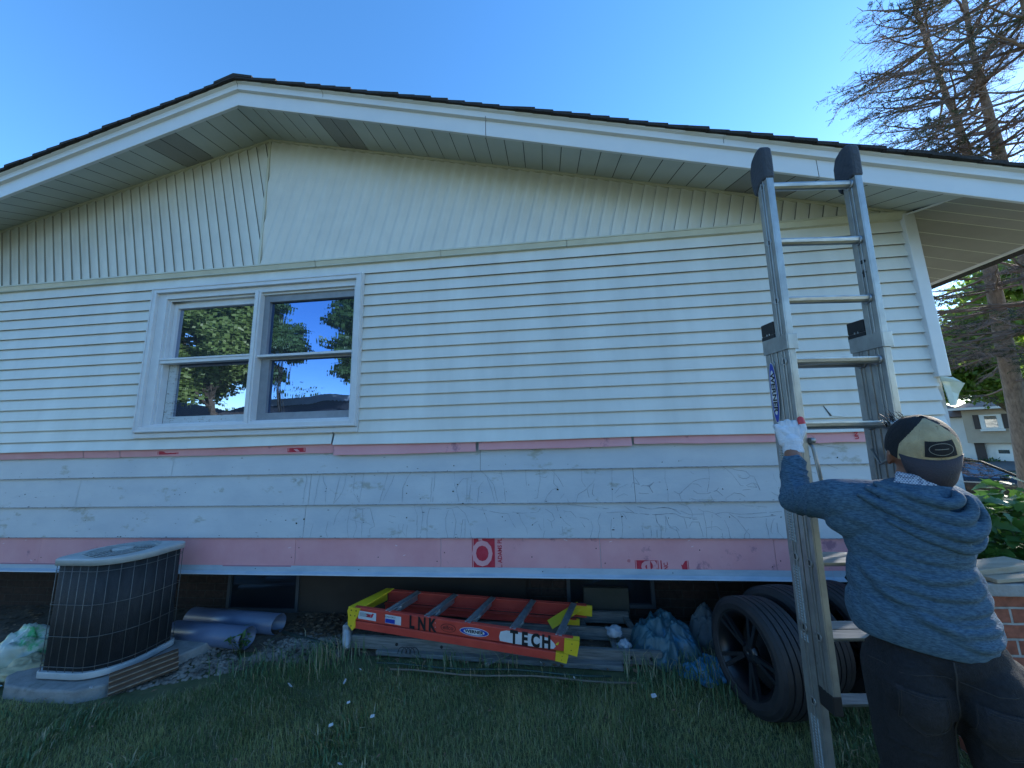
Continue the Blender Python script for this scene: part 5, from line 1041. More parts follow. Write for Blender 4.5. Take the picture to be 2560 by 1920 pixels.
M_seam = mat('denim_stitch', (.035, .032, .03), rough=.9); M_jean2 = mat('denim_pocket', (.008, .009, .012), (.019, .020, .027), 90, .9, bump=.5, bscale=260)
for c_ in (-.055, .098):
    out_p = [(-.052, .835), (.052, .835), (.055, .73), (.0, .695), (-.055, .73)]; mb = MB(); G = 8
    for i in range(G):
        for j in range(G):
            q = []
            for (a, b) in ((i, j), (i+1, j), (i+1, j+1), (i, j+1)):
                u = -.052+.104*a/G; zb_ = .695+.040*abs(u)/.055; z = .835+(zb_-.835)*b/G; q.append(onj(c_+u, z, .005))
            mb.face(q, 0, True)
    pk = mb.build('pocket', M_jean2, jn); mb = MB()
    for inset in (.94, .86):
        pts = []
        for k in range(5):
            (u0, z0), (u1, z1) = out_p[k], out_p[(k+1) % 5]
            for t in (0, .25, .5, .75): pts.append(onj(c_+(u0+(u1-u0)*t)*inset, .77+((z0+(z1-z0)*t)-.77)*inset, .0062))
        mb.tube(pts+pts[:1], .0009, 4, cap=False)
    mb.build('stitching', M_seam, pk)
mb = MB(); mb.tube([onj(.02, .93-.03*i, .001) for i in range(13)], .0022, 5); mb.tube([onj(-.15+.03*i, .875-.008*math.sin(i), .001) for i in range(11)], .0012, 4); mb.build('seam', M_seam, jn)
mb = MB()
for f_ in (fL, fR):
    mb.cap(f_+V3((0, 0, -.045)), f_+fd*.18+V3((0, 0, -.055)), .045, .038, 14)
sh_ = mb.build('shoe', M_blk, person); 
# glove: palm on the front of the rail, four fingers curling round the outer side, thumb up the inner side
def glove(mb, base, up_v, side, back, flip=1):
    # base wrist point; up_v along the hand; side towards the thumb; back = out of the back of the hand
    w0 = base
    mb.cap(w0, w0+up_v*.03, .034, .036, 14)
    for a in (-.030, -.010, .010, .026): mb.cap(w0+up_v*.025+side*a*.9+back*.002, w0+up_v*.085+side*a*1.1, .019, .0165, 12)
    mb.cap(w0+up_v*.03+side*.012, w0+up_v*.075-side*.02, .023, .022, 12)
    for i, (a, l) in enumerate(((-.036, .046), (-.0135, .060), (.009, .064), (.0315, .058))):   # little .. index
        k0 = w0+up_v*(.082+.006*(1-abs(i-2)*.6))+side*a; k1 = k0+up_v*l*.46-back*.003; k2 = k1+up_v*l*.06-side*.003-back*l*.45; k3 = k2-up_v*.012+side*.006-back*l*.36
        mb.cap(k0-up_v*.01, k1, .0108, .0100, 12); mb.cap(k1, k2, .0100, .0095, 12); mb.cap(k2, k3, .0095, .0085, 12)
gu = V3((-.03, .10, .995)).normalized(); gb = V3((-.35, -.92, .1)).normalized(); gs = gu.cross(gb).normalized()
if gs.x < 0: gs = -gs
gw = Lw+V3((.004, .004, .010))
def gl(mb): glove(mb, gw, gu, gs, gb); mb.tube([gw-gu*.022, gw-gu*.012, gw+gu*.004, gw+gu*.02], [.037, .038, .036, .034], 20)
glv = union('glove', gl, .0028, 1, M_glove, person, lambda x, y, z: .0007*math.sin(z*900))
glv['label'] = 'white knitted glove gripping the left rail'
mb = MB(); t0 = gw+gu*.045+gs*.034; mb.cap(t0, t0+gu*.034+gs*.020, .0145, .013, 14); mb.cap(t0+gu*.034+gs*.020, t0+gu*.060+gs*.020, .013, .012, 14); P2 = mb.build('glove_thumb', M_glove, glv)
mb = MB(); tt = t0+gu*.060+gs*.020; mb.cap(tt, tt+gu*.018-gb*.004, .0135, .0125, 14); mb.build('thumb_tip', M_gred, glv)
gu2 = V3((.05, .15, .98)).normalized(); gb2 = V3((.25, -.93, .1)).normalized(); gs2 = gu2.cross(gb2).normalized()
if gs2.x > 0: gs2 = -gs2
def gl2(mb):
    glove(mb, Rw+V3((0, 0, .01)), gu2, gs2, gb2); t0 = Rw+gu2*.05+gs2*.034; mb.cap(t0, t0+gu2*.05+gs2*.015, .0145, .012, 14)
g2 = union('glove', gl2, .004, 2, M_glove, person)
# cap
capm = MB(); n1, n2 = 60, 240; vs = []
for i in range(n1+1):
    ph = (math.pi*.53)*i/n1
    for j in range(n2):
        t = 2*math.pi*j/n2; r = .0905*math.sin(ph); x = r*math.cos(t)*.98; y = r*math.sin(t)*1.15; z = .112*math.cos(ph)+.012
        seam = -.0012 if (j % 40 == 0) else 0; z += -.004*abs(noise.noise(V3((x*30, y*30, z*30))))
        vs.append(HM @ V3((x*(1+seam*8), y*(1+seam*8), z)))
fs = []; mi = []
for i in range(n1):
    for j in range(n2):
        t = 2*math.pi*(j+.5)/n2; ph = (math.pi*.53)*(i+.5)/n1; da = abs((t-math.radians(270)+math.pi) % (2*math.pi)-math.pi)
        edge = math.radians(60)*min(1, (ph/1.2)**.5)
        fs.append((i*n2+j, (i+1)*n2+j, (i+1)*n2+(j+1) % n2, i*n2+(j+1) % n2)); mi.append(0 if da < edge and ph > .12 else 1)
capm.add(vs, fs); capm.m = mi; capm.sm = [True]*len(fs)
cap_ = capm.build('cap', [M_capt, M_capb], person); s3 = cap_.modifiers.new('t', 'SOLIDIFY'); s3.thickness = .002; s3.offset = 1
mb = MB(); mb.ell(HM @ V3((0, 0, .126)), (.008, .008, .004), HR, 10); mb.build('cap_button', M_capb, cap_)
def onCap(t, ph, k=1.0): r = .0905*math.sin(ph); return HM @ V3((r*math.cos(t)*.98*k, r*math.sin(t)*1.15*k, (.112*math.cos(ph))*k+.012))
def capquad(mb, t0, t1, p0, p1, k, mi=0, nn=8, tilt=0.):
    for i in range(nn):
        for j in range(nn):
            a0, a1 = t0+(t1-t0)*i/nn, t0+(t1-t0)*(i+1)/nn; b0, b1 = p0+(p1-p0)*j/nn, p0+(p1-p0)*(j+1)/nn
            mb.face([onCap(a0, b0, k), onCap(a1, b0, k), onCap(a1, b1, k), onCap(a0, b1, k)], mi, True)
tb = math.radians(270); mb = MB(); tc_ = tb+.14; capquad(mb, tc_-.46, tc_+.46, .98, 1.42, 1.045)
def ring_on(mb, ra, rb, w_, k, mi, cpx=tb+.14, cpy=1.20, n=40):
    for i in range(n):
        a, b = 2*math.pi*i/n, 2*math.pi*(i+1)/n
        mb.face([onCap(cpx+ra*math.cos(a), cpy+rb*math.sin(a), k), onCap(cpx+ra*math.cos(b), cpy+rb*math.sin(b), k), onCap(cpx+(ra-w_)*math.cos(b), cpy+(rb-w_)*math.sin(b), k), onCap(cpx+(ra-w_)*math.cos(a), cpy+(rb-w_)*math.sin(a), k)], mi)
ring_on(mb, .36, .165, .016, 1.056, 1)
capquad(mb, tc_-.2, tc_+.2, 1.19, 1.21, 1.058, 1, 4)
mb.build('patch', [M_capb, mat('patch_thread', (.22, .21, .18), rough=.7)], cap_)
mb = MB()   # visor pointing down over the neck
nb = 20; vsb = []
for i in range(nb+1):
    t = tb-.98+1.96*i/nb; e = HM @ V3((.0905*math.cos(t)*1.0, .0905*math.sin(t)*1.165, .020)); k = math.sin(math.pi*i/nb)**.5
    q = HM @ V3((.080*math.cos(t)*1.0, .0905*math.sin(t)*1.16-.018*k, -.008-.066*k)); vsb += [e, e.lerp(q, .5)+hy*-.006, q]
mb.add(vsb, [(i*3+j, (i+1)*3+j, (i+1)*3+j+1, i*3+j+1) for i in range(nb) for j in range(2)], 0, True); vz = mb.build('cap_visor', M_bill, cap_); s4 = vz.modifiers.new('t', 'SOLIDIFY'); s4.thickness = .004
# checked neck cloth
def chk():
    m = bpy.data.materials.new('checked_cloth'); m.use_nodes = True; t = m.node_tree; c = t.nodes.new('ShaderNodeTexChecker'); c.inputs['Scale'].default_value = 210; tc = t.nodes.new('ShaderNodeTexCoord')
    t.links.new(tc.outputs['Object'], c.inputs['Vector']); c.inputs['Color1'].default_value = (.42, .46, .52, 1); c.inputs['Color2'].default_value = (.10, .12, .18, 1); t.links.new(c.outputs[0], t.nodes['Principled BSDF'].inputs['Base Color']); t.nodes['Principled BSDF'].inputs['Roughness'].default_value = .9; return m
def ncl(mb):
    for dz_, rr, th in ((.040, .062, .013), (.020, .070, .014), (.002, .078, .014)):
        pts = [NK+ax_*(rr*math.cos(t))+fd*(.012-rr*1.05*math.sin(t))+V3((0, 0, dz_+.02-.025*math.sin(t))) for t in [math.pi*(-.05+.80*i/20) for i in range(21)]]; mb.tube(pts, th, 10)
nc = union('neck_cloth', ncl, .004, 3, chk(), person, lambda x, y, z: .002*noise.noise(V3((x*25, y*25, z*25))))
# hair: short back and sides, tuft sticking out over the forehead
mb = MB(); random.seed(2)
def hairbase(b):
    pass
for i in range(46):
    t = math.radians(random.uniform(95, 150)); p = HM @ V3((.085*math.cos(t), .10*math.sin(t), .075+random.uniform(-.01, .02))); d = HR @ V3((math.cos(t)*.5-.2, math.sin(t)*.9, .8+random.uniform(-.5, .5))); l = random.uniform(.012, .032)
    mb.tube([p, p+d*l*.5, p+d*l+HR @ V3((0, .012, -.01))], [.0012, .0009, .0002], 4)
for i in range(900):    # nape and sideburn
    t = math.radians(random.uniform(230, 315)); z = random.uniform(-.06, .01)
    p = HM @ V3((.078*math.cos(t), .097*math.sin(t), z)); d = HR @ V3((math.cos(t)*.25, math.sin(t)*.25-.2, -1)).normalized(); mb.tube([p, p+d*.022], [.0016, .0006], 3)
mb.build('hair', M_hair, person)
mb = MB()
for s_ in (-1, 1): mb.ell(HM @ V3((s_*.03, .088, .012)), (.010, .006, .006), HR, 10)
mb.build('eyes', mat('eye', (.5, .5, .48), rough=.2), person)
# ================================================================ brick planter wall and shrub behind the man
M_cap = mat('stone_cap', (.20, .20, .20), (.30, .30, .29), 12, .85, bump=.4, bscale=70)
pw_ = empty('brick_wall', (0, -.7, 0), 'low red brick wall with a grey stone cap beside the man', 'wall')
mb = MB(); mb.box((-.86, -.78, -.5), (2.2, -.57, .80)); P(mb, 'brickwork', M_brick, pw_, label=None)
mb = MB(); mb.box((-.89, -.815, .802), (.05, -.54, .858)); mb.box((.054, -.815, .802), (1.1, -.54, .858)); mb.box((1.104, -.815, .802), (2.22, -.54, .858)); P(mb, 'stone_cap', M_cap, pw_, .006)
M_plank = mat('rough_plank', (.28, .23, .16), (.36, .31, .24), 3, .85, stretch=(1, 14, 14), bump=.3, bscale=25)
mb = MB(); mb.bar((-.82, -.72, .888), (-.50, -.66, .902), .11, .030); mb.bar((-.80, -.80, .872), (-.52, -.76, .878), .05, .018)
tag(mb.build('wood_offcut', M_plank, bevel=.003), 'rough grey wood offcut lying on the stone cap of the brick wall', 'offcut')
mb = MB(); random.seed(8)
for _ in range(7):
    c = V3((random.uniform(-.66, -.40), random.uniform(-.80, -.70), .862+random.uniform(0, .02))); R = Matrix.Rotation(random.uniform(0, 3), 3, 'Z') @ Matrix.Rotation(random.uniform(-.4, .4), 3, 'X')
    mb.box((-.05, -.012, 0), (.05, .012, .004), 0, Matrix.Translation(c) @ R.to_4x4())
tag(mb.build('vinyl_scraps', M_scrap), 'small pile of white vinyl scraps on the stone cap', 'scraps')
# ================================================================ foliage helpers
def leafcloud(name, clumps, m, size, root=None, label=None, cat=None, group=None, kind=None, seed=1, flatk=.6, elong=1.7):
    r = np.random.default_rng(seed); Vs = []; n_ = 0
    for (c, rad, N) in clumps:
        d = r.normal(size=(N, 3)); d /= np.linalg.norm(d, axis=1)[:, None]; rr = r.random(N)**.45
        # ragged outline
        wob = 1+.25*np.sin(d[:, 0]*5+c[0]*3)+.2*np.sin(d[:, 2]*7+c[1]*5)+.15*np.sin(d[:, 1]*11)
        p = np.array(c)+d*(rr*wob)[:, None]*np.array(rad)
        a = r.normal(size=(N, 3)); a[:, 2] -= .3; a /= np.linalg.norm(a, axis=1)[:, None]; b = np.cross(a, r.normal(size=(N, 3))); b /= np.linalg.norm(b, axis=1)[:, None]
        s_ = size*r.uniform(.6, 1.4, N)[:, None]
        q = np.stack([p, p+a*s_*.5*elong+b*s_*.42, p+a*s_*elong, p+a*s_*.5*elong-b*s_*.42], 1); Vs.append(q.reshape(-1, 3)); n_ += N
    V = np.concatenate(Vs); F = np.arange(n_*4).reshape(-1, 4); o = from_np(name, V, F, m)
    if root is not None: o.parent = root; o.matrix_parent_inverse = Matrix.Translation(-V3(root.location))
    tag(o, label, cat, group, kind); return o
def sub_clumps(c, R, n, rad, N, seed):
    random.seed(seed); out = []
    for _ in range(n):
        d = V3((random.gauss(0, 1), random.gauss(0, 1), random.gauss(0, 1))).normalized()*random.uniform(.35, 1)
        out.append(((c[0]+d.x*R[0], c[1]+d.y*R[1], c[2]+d.z*R[2]), (rad*random.uniform(.6, 1.3),)*2+(rad*random.uniform(.4, .9),), int(N*random.uniform(.6, 1.3))))
    return out
M_bark = mat('spruce_bark', (.13, .10, .08), (.24, .19, .15), 9, .95, bump=1., bscale=14, stretch=(3, 3, .7), c3=(.30, .25, .20), c3thr=.62, c3scale=12)
M_bark2 = mat('dark_bark', (.03, .025, .02), (.06, .05, .04), 9, .95); M_twig = mat('dead_twig', (.14, .10, .085), (.22, .165, .14), 5, .9); M_needle = mat('spruce_needles', (.018, .035, .014), (.04, .065, .022), 2.5, .6, trans=.3)
M_leafA = mat('sunlit_leaf', (.12, .21, .03), (.24, .35, .06), .9, .5, trans=.55); M_leafB = mat('tree_leaf', (.035, .085, .02), (.07, .13, .03), .7, .5, trans=.35)
# ---- spruces with bare branches
def spruce(path, radii, label, seed, zlo, zhi, nb, toward, green):
    random.seed(seed); r = np.random.default_rng(seed); root = empty('spruce_tree', path[0], label, 'tree', 'tall half bare spruces beyond the house corner')
    pts = [V3(p) for p in path]; mb = MB(); dense = []; rad = []
    for i in range(len(pts)-1):
        for k in range(4):
            t = k/4; p = pts[i].lerp(pts[i+1], t); dense.append(p+V3((.02*fbm(p.z*2, seed), .02*fbm(p.z*2, seed, 5), 0))); rad.append(radii[1]+(radii[0]-radii[1])*(1-(i+t)/(len(pts)-1))**1.7)
    dense.append(pts[-1]); rad.append(radii[1]); mb.tube(dense, rad, 18); P(mb, 'trunk', M_bark, root)
    bl = MB(); NV = []
    for b in range(nb):
        z = zlo+(zhi-zlo)*(b+random.random())/nb
        j = min(range(len(dense)), key=lambda i: abs(dense[i].z-z)); p0 = dense[j]
        az = random.gauss(toward, 1.0) if random.random() < .75 else random.uniform(0, 6.28); L_ = random.uniform(1.2, 2.55)*(1.05-.35*(z-zlo)/(zhi-zlo))
        d = V3((math.cos(az), math.sin(az), random.uniform(-.30, .12))).normalized(); curl = random.uniform(.05, .45)
        bp = []; n = 9
        for i in range(n+1): t = i/n; bp.append(p0+d*L_*t+V3((.06*fbm(t*3, b, seed), .06*fbm(t*3, b, 7), -.35*t*(1-t)+curl*t*t*.5)))
        bl.tube(bp, [.024*(1-t/n)**.8+.003 for t in range(n+1)], 5, cap=False)
        gr = random.random() < green
        for s_ in range(int(L_*16)):
            t = random.uniform(.15, 1); q = t*n; i = min(int(q), n-1); p = bp[i].lerp(bp[i+1], q-i)
            sd_ = random.choice((-1, 1)); side = V3((-d.y, d.x, 0))*sd_; dd = (d*random.uniform(.4, 1)+side*random.uniform(.3, .9)+V3((0, 0, random.uniform(-.45, .25)))).normalized(); l = random.uniform(.18, .6)*(1.2-t*.6)
            e = p+dd*l+V3((0, 0, -.05*l)); m_ = p.lerp(e, .5)+V3((0, 0, .03)); bl.tube([p, m_, e], [.006, .004, .0018], 3, cap=False)
            for u in range(random.randint(1, 4)):
                tt = random.uniform(.3, 1); c = p.lerp(e, tt); f_ = (dd+V3((random.uniform(-.9, .9), random.uniform(-.9, .9), random.uniform(-.7, .5)))).normalized()*random.uniform(.05, .16); bl.tube([c, c+f_], [.003, .0012], 3, cap=False)
                if gr and t > .35 and random.random() < .8: NV.append((c, f_))
            if gr and t > .35: NV.append((e, dd*.1))
    P(bl, 'branches', M_twig, root)
    if NV:
        vs = []; 
        for c, f_ in NV:
            for k in range(11):
                o_ = c+f_*(k/11)*1.1; a = V3(r.normal(size=3)); a = (a.normalized()+f_.normalized()*.7).normalized()*.034; b_ = a.cross(V3(r.normal(size=3))).normalized()*.0055
                vs += [o_-b_, o_+a, o_+b_]
        V = np.array([tuple(v) for v in vs]); o = from_np('foliage', V, np.arange(len(V)).reshape(-1, 3), M_needle); o.parent = root; o.matrix_parent_inverse = Matrix.Translation(-V3(root.location))
    return root
TW = math.radians(200)
spruce([(7.62, 6.3, -.85), (7.40, 5.95, 1.2), (6.97, 5.47, 3.85), (6.77, 5.25, 5.13), (6.47, 4.88, 7.24), (6.29, 4.78, 8.42), (6.13, 4.76, 9.6), (6.05, 4.77, 11.8)], (.19, .035), 'half bare spruce whose trunk rises left of the other two above the roof edge', 5, 2.7, 11.6, 120, TW, .55)
spruce([(7.0, 4.95, -.8), (6.92, 4.85, 1.6), (6.85, 4.78, 3.0), (6.72, 4.6, 5.0), (6.46, 4.43, 6.89), (6.24, 4.23, 7.96), (6.07, 4.1, 8.9), (6.0, 3.9, 10.9)], (.27, .035), 'thickest spruce with rough bark at the right edge, standing behind the shrub', 9, 2.7, 10.8, 125, TW, .45)
spruce([(6.9, 3.6, -.8), (6.6, 3.5, 2), (6.2, 3.45, 5), (5.86, 3.2, 8.16), (5.7, 3.0, 10.2)], (.12, .03), 'rightmost slim spruce mostly outside the frame', 14, 7.2, 10., 26, TW, .35)
# ---- shrub right behind the brick wall
M_shl = mat('shrub_leaf', (.045, .12, .025), (.10, .22, .045), 3, .45, trans=.45); M_yl = mat('sunlit_shrub_leaf', (.30, .42, .03), rough=.5, trans=.5)
def bigshrub(root, lab, spots, seed, N, size):
    e = empty('leafy_shrub', root, lab, 'shrub', 'leafy shrubs at the house corner'); random.seed(seed); ml = MB(); ms = MB()
    lobes = [(0, 0), (.05, .30), (.26, .22), (.34, .50), (.52, .26), (.72, .22), (1, 0), (.72, -.22), (.52, -.26), (.34, -.50), (.26, -.22), (.05, -.30)]
    for (c, rad, n) in spots:
        for _ in range(n):
            d = V3((random.gauss(0, 1), random.gauss(0, 1), random.gauss(0, 1))).normalized()*random.random()**.4
            p = V3(c)+V3((d.x*rad[0], d.y*rad[1], d.z*rad[2])); s_ = size*random.uniform(.5, 1.35)
            R = Matrix.Rotation(random.uniform(0, 6.3), 3, 'Z') @ Matrix.Rotation(random.uniform(-.3, 1.0), 3, 'Y') @ Matrix.Rotation(random.uniform(-.6, .6), 3, 'X')
            ml.face([p+R @ V3((x*s_, y*s_, -.2*s_*x*x+.1*s_*abs(y))) for x, y in lobes], 1 if random.random() < .03 else 0)
            if random.random() < .12: ms.tube([V3((root[0]+random.uniform(-.2, .2), root[1]+random.uniform(-.2, .2), root[2])).lerp(p, .3), p], [.005, .002], 4)
    P(ms, 'stem', M_stem, e); P(ml, 'foliage', [M_shl, M_yl], e)
bigshrub((.55, .15, -.05), 'broad-leaved green shrub growing behind the brick wall next to the man', [((-.05, -.22, .85), (.42, .25, .30), 480), ((.45, -.05, .70), (.5, .35, .36), 560), ((.15, -.1, 1.10), (.30, .22, .16), 70), ((.7, .1, .95), (.35, .3, .18), 160), ((1.3, .2, .75), (.5, .4, .4), 350)], 3, 0, .095)
bigshrub((2.6, 1.6, -.2), 'denser shrub further back below the thick spruce trunk', [((2.3, 1.2, .45), (.7, .6, .45), 500), ((3.2, 2.2, .35), (.9, .7, .5), 650), ((2.0, .9, .6), (.35, .3, .2), 80)], 4, 0, .11)
# ================================================================ parked black car beyond
M_cp = mat('black_car_paint', (.012, .013, .015), rough=.25, coat=.6); M_cg = glassmat('car_glass', (.45, .5, .55), 0, .35); M_sil = mat('silver', (.5, .52, .54), rough=.3, metal=.6)
car = empty('parked_car', (9.6, 9.6, -.85), 'black car parked beyond the shrub in front of the neighbour house', 'car')
CM = Matrix.Translation((9.9, 9.9, -.88)) @ Matrix.Rotation(math.radians(-38), 4, 'Z')     # x along the car, front at +x
sec = [(-2.3, .45, .80, .80), (-2.25, .35, .95, .86), (-1.3, .30, 1.02, .90), (0, .28, 1.0, .90), (.9, .30, .98, .90), (1.9, .32, .86, .86), (2.25, .40, .70, .74)]
mb = MB(); V = []
for x, z0, z1, w_ in sec: V += [CM @ V3(p) for p in ((x, -w_, z0+.1), (x, -w_*.9, z0), (x, w_*.9, z0), (x, w_, z0+.1), (x, w_, z1-.12), (x, w_*.9, z1), (x, -w_*.9, z1), (x, -w_, z1-.12))]
fs = [(i*8+j, i*8+(j+1) % 8, (i+1)*8+(j+1) % 8, (i+1)*8+j) for i in range(len(sec)-1) for j in range(8)]+[tuple(range(8))[::-1], tuple(range(len(V)-8, len(V)))]
mb.add(V, fs, 0, True); P(mb, 'body', M_cp, car, .01, merge=True)
def cabin(mb, gl, k):
    b = [(-1.9, .95), (-1.45, 1.42), (.0, 1.50), (.45, 1.42), (1.15, .95)]; V = []
    for x, z in b: ww = (.80 if z < 1 else .62)*k; V += [CM @ V3((x*(k if z > 1 else k), -ww, z)), CM @ V3((x*k, ww, z))]
    mb.add(V, [(0, 1, 3, 2), (2, 3, 5, 4), (4, 5, 7, 6), (6, 7, 9, 8), (0, 2, 4, 6, 8), (9, 7, 5, 3, 1)], 0)
mb = MB(); cabin(mb, 0, 1.); P(mb, 'greenhouse', M_cg, car)
mb = MB()
for s_ in (-1, 1):
    for (x0, z0, x1, z1) in ((-1.9, .95, -1.45, 1.44), (-1.45, 1.44, 0, 1.52), (0, 1.52, .45, 1.44), (.45, 1.44, 1.15, .95), (-.35, .97, -.3, 1.5), (-1.2, .97, -1.1, 1.46)):
        y0 = s_*(.81 if z0 < 1 else .63); y1 = s_*(.81 if z1 < 1 else .63); mb.bar(CM @ V3((x0, y0, z0)), CM @ V3((x1, y1, z1)), .05, .05)
mb.bar(CM @ V3((-1.45, 0, 1.47)), CM @ V3((0.1, 0, 1.52)), 1.25, .04); P(mb, 'roof_frame', M_cp, car, .005)
mb = MB()
for s_ in (-1, 1): mb.bar(CM @ V3((-1.5, s_*.905, .86)), CM @ V3((.9, s_*.905, .86)), .012, .03); mb.bar(CM @ V3((-1.4, s_*.60, 1.55)), CM @ V3((-.1, s_*.60, 1.58)), .03, .03)
P(mb, 'trim_strip', M_sil, car)
for s_ in (-1, 1):
    mb = MB(); mb.ell(CM @ V3((.75, s_*1.0, 1.02)), (.10, .09, .07)); P(mb, 'mirror', M_cp, car)
    for x in (-1.4, 1.4):
        mb = MB(); W_ = CM @ Matrix.Translation((x, s_*.80, .33)) @ Matrix.Rotation(math.pi/2, 4, 'X'); mb.lathe([(.20, -.11), (.32, -.11), (.34, -.08), (.34, .08), (.32, .11), (.20, .11)], W_, 28); mb.lathe([(.001, -.09), (.20, -.09), (.20, .09), (.001, .09)], W_, 20, 1); P(mb, 'wheel', [M_tyre, M_sil], car)
    mb = MB(); mb.ell(CM @ V3((2.12, s_*.62, .68)), (.12, .14, .07)); P(mb, 'headlight', M_sil, car)
# small street with drive
M_asph = mat('asphalt', (.05, .05, .052), (.07, .07, .07), 30, .9); M_drive = mat('driveway_concrete', (.32, .31, .29), (.40, .39, .37), 5, .9)
mb = MB(); mb.face([(-60, 13, -.87), (80, -6+30, -.87), (80, 31, -.87), (-60, 20, -.87)]); tag(mb.build('street', M_asph), kind='structure')
# ================================================================ neighbour houses
M_tan = mat('tan_siding', (.36, .29, .22), (.40, .33, .25), 2, .8); M_wht2 = mat('white_siding', (.62, .60, .56), (.68, .66, .62), 2, .7); M_rf = mat('brown_roof', (.20, .13, .10), (.28, .19, .15), 20, .9, bump=.4, bscale=30)
M_shut = mat('dark_shutter', (.05, .035, .03), rough=.7); M_win2 = glassmat('far_pane', (.5, .55, .6), 0, .4)
nh = empty('neighbour_house', (30, 28, -.1), 'two-storey tan and white neighbour house with shutters above its garage', 'house')
NM = Matrix.Translation((28.2, 26.0, -1.6)) @ Matrix.Rotation(math.radians(-50), 4, 'Z')     # local -y faces the camera
def nb_box(a, b, m, nm, lab=None, bevel=0.): mb = MB(); mb.box(a, b, 0, NM); return P(mb, nm, m, nh, bevel, lab)
nb_box((-.6, 0, 2.0), (3.7, 6, 4.4), M_tan, 'wall', 'tan overhanging upper storey'); nb_box((-.4, .5, -.3), (3.5, 6, 1.995), M_wht2, 'wall', 'white ground floor with garage'); nb_box((-6.5, .9, -.3), (-.41, 6, 3.9), M_wht2, 'wall', 'white lower wing')
nb_box((-.35, .3, -.2), (.1, .49, 1.99), M_shut, 'brick_pier'); nb_box((3.1, .3, -.2), (3.5, .49, 1.99), M_shut, 'brick_pier')
mb = MB(); mb.box((.5, .42, -.2), (3.0, .49, 1.7), 0, NM)
for i in range(4): mb.box((.62+.6*i, .405, 1.25), (1.08+.6*i, .418, 1.5), 1, NM)
P(mb, 'garage_door', [M_wht2, M_win2], nh)
for x in (.15, 1.75):
    mb = MB(); mb.box((x, -.05, 3.0), (x+.95, -.002, 4.0), 0, NM); wf = P(mb, 'window', M_wht2, nh); mb = MB(); mb.box((x+.22, -.07, 3.1), (x+.73, -.052, 3.9), 0, NM); SUB(mb, 'pane', M_win2, wf)
    mb = MB(); mb.box((x-.28, -.06, 3.0), (x-.02, -.003, 4.02), 0, NM); SUB(mb, 'shutter', M_shut, wf); mb = MB(); mb.box((x+.97, -.06, 3.0), (x+1.23, -.003, 4.02), 0, NM); SUB(mb, 'shutter', M_shut, wf); mb = MB(); mb.box((x-.05, -.25, 2.83), (x+1.0, -.003, 2.99), 0, NM); SUB(mb, 'flower_box', M_wht2, wf)
mb = MB(); mb.box((-2.1, .82, .3), (-1.2, .897, 1.3), 0, NM); P(mb, 'window', M_win2, nh)
mb = MB()
def hip(x0, x1, y0, y1, z, h, mbx):
    o_ = .5; a = [NM @ V3(p) for p in ((x0-o_, y0-o_, z), (x1+o_, y0-o_, z), (x1+o_, y1+o_, z), (x0-o_, y1+o_, z), ((x0+1.5), (y0+y1)/2, z+h), ((x1-1.5), (y0+y1)/2, z+h))]
    mbx.add(a, [(0, 1, 5, 4), (1, 2, 5), (2, 3, 4, 5), (3, 0, 4), (3, 2, 1, 0)]); 
hip(-.6, 3.7, 0, 6, 4.45, 1.3, mb); hip(-6.5, -.3, .9, 6, 3.95, 1.3, mb); rf_ = P(mb, 'roof', M_rf, nh)
mb = MB(); mb.box((-1.15, -.55, 4.40), (4.25, -.5, 4.56), 0, NM); mb.box((4.1, -.45, .5), (4.2, -.36, 4.4), 0, NM); SUB(mb, 'gutter', M_wht2, rf_)
# drive and bushes in front
mb = MB(); mb.prism([(.3, -9), (3.3, -9), (3.2, .4), (.4, .4)], NM @ Matrix.Translation((0, 0, .12)), .02); tag(mb.build('driveway', M_drive), kind='structure')
leafcloud('bush', [(tuple(NM @ V3((x, -.2, .45))), (.6, .5, .5), 500) for x in (-1.2, .3, 2.6)], M_leafB, .10, None, 'row of dark bushes under the neighbour house windows', 'bush', seed=5)
# ---- background trees (sunlit, seen right of the house corner)
def tree(base, h, crown, m, lab, seed, size, trunk_r=.25, N=700, ncl=14, crad=1.3, group='leafy trees beyond the street'):
    root = empty('leafy_tree', base, lab, 'tree', group); random.seed(seed); mb = MB(); b = V3(base); c = V3(crown[0]); R = crown[1]
    tp = [b, b.lerp(c, .35)+V3((.2, 0, 0)), b.lerp(c, .7), c+V3((0, 0, R[2]*.4))]; mb.tube(tp, [trunk_r, trunk_r*.8, trunk_r*.55, .05], 12)
    cl = sub_clumps(crown[0], R, ncl, crad, N, seed)
    for (cc, _, _) in cl: k = b.lerp(c, random.uniform(.45, .85)); mb.tube([k, k.lerp(V3(cc), .5)+V3((0, 0, .3)), V3(cc)], [trunk_r*.35, trunk_r*.2, .02], 6)
    P(mb, 'trunk', M_bark2 if 'behind the camera' in group else M_bark, root); leafcloud('crown', cl, m, size, root, seed=seed); return root
tree((23, 19.5, -.9), 7, ((23, 19.5, 5.2), (3.4, 3.4, 2.2)), M_leafA, 'sunlit yellow-green tree right of the house corner', 3, .16, N=1500, ncl=22)
tree((30, 36, -.9), 9, ((30, 36, 6.5), (6, 5, 3.2)), M_leafA, 'bright leafy tree behind the roof of the neighbour house', 6, .28, .3, 1300, 20, 2.0)
tree((40, 30, -.9), 9, ((40, 30, 6.0), (6, 5, 4)), M_leafB, 'darker leafy tree right of the neighbour house', 8, .28, .3, 1300, 20, 2.0)
tree((17, 19, -.9), 6, ((17.2, 19.4, 5.4), (2.4, 2.4, 1.5)), M_leafA, 'small sunlit tree seen between the spruce branches', 12, .14, .15, 1300, 14, 1.0)
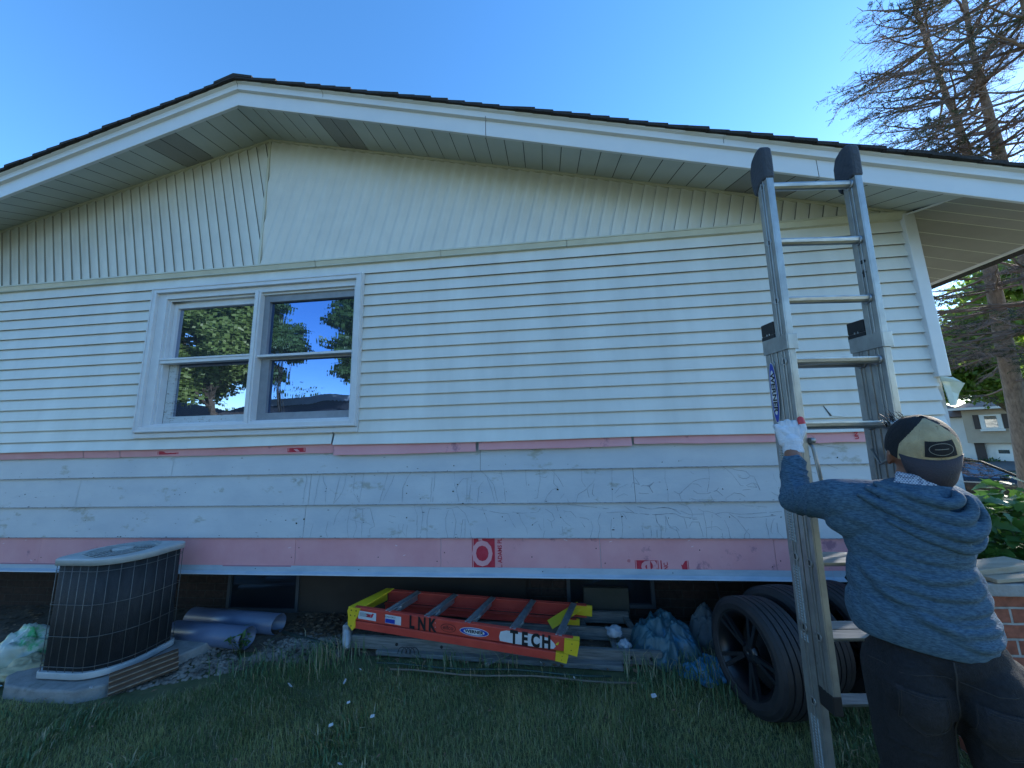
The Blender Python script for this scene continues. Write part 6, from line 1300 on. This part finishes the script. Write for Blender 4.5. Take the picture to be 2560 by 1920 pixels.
tree((14.5, 10.5, -.9), 6, ((14.5, 10.6, 5.6), (2.2, 2.2, 1.8)), M_leafA, 'bright green tree behind the eave and spruce trunks', 17, .13, .15, 1300, 14, 1.0)
# ================================================================ what the window reflects (behind the camera)
M_nr = mat('dark_shingle_roof', (.02, .02, .022), (.035, .035, .036), 60, .95)
bh = empty('house_across', (-22, -14, 0), 'low dark-roofed house behind the camera, seen mirrored in the window', 'house')
mb = MB(); mb.box((-40, -20, -.5), (-21.2, -13.2, 2.4)); P(mb, 'wall', mat('grey_siding', (.34, .36, .36), (.40, .42, .42), 3, .7), bh)
mb = MB(); mb.add([(-41, -21, 2.3), (-20.8, -21, 2.3), (-20.8, -12.4, 2.3), (-41, -12.4, 2.3), (-41, -16.6, 7.6), (-21.2, -16.6, 3.5)], [(0, 1, 5, 4), (2, 3, 4, 5), (1, 2, 5), (0, 4, 3), (3, 2, 1, 0)]); P(mb, 'roof', M_nr, bh)
mb = MB(); mb.box((-41, -12.46, 2.2), (-20.8, -12.35, 2.42)); P(mb, 'gutter', M_wht2, bh)
bh2 = empty('house_across', (-14, -15, 0), 'grey-sided low building behind the camera mirrored in the right window panes', 'house')
mb = MB(); mb.box((-20, -20, -.5), (-8, -15.4, 4.3)); P(mb, 'wall', mat('pale_band_siding', (.30, .33, .35), (.36, .39, .41), 3, .7), bh2)
mb = MB(); mb.add([(-20.4, -15.41, 3.9), (-7.6, -15.41, 3.9), (-7.6, -12.5, 2.9), (-20.4, -12.5, 2.9)], [(0, 1, 2, 3)]); mb.box((-20.4, -12.6, 2.7), (-7.6, -12.5, 2.9)); P(mb, 'roof', M_nr, bh2)
leafcloud('added_treeline', [((x, -34+3*math.sin(x), 3.2+1.4*math.sin(x*.7)), (4.5, 3, 4.2), 1100) for x in range(-75, 20, 6)], M_leafB, .35, None, 'unseen far row of trees added behind the camera to darken the mirrored horizon', 'trees', kind='stuff', seed=44)  # unseen trees, added to darken the pale horizon mirrored in the panes
M_leafC = mat('shade_tree_leaf', (.07, .13, .03), (.13, .20, .055), .8, .5, trans=.3)
tree((-17.6, -11.5, -.1), 9, ((-19.6, -11.8, 7.2), (4.6, 2.6, 3.0)), M_leafC, 'large leafy tree mirrored in the left window panes', 23, .13, .16, 2000, 44, 1.0, 'leafy trees behind the camera')
tree((-12.4, -12.3, -.1), 8, ((-11.3, -12.6, 7.6), (2.4, 1.6, 3.2)), M_leafC, 'leafy tree mirrored at the right edge of the right window panes', 27, .13, .12, 1500, 20, .8, 'leafy trees behind the camera')
tree((-15.7, -13, -.1), 6, ((-16.2, -12.6, 6.4), (1.3, .9, 2.6)), M_leafC, 'smaller leafy tree mirrored at the left edge of the right window panes', 33, .12, .08, 900, 13, .55, 'leafy trees behind the camera')
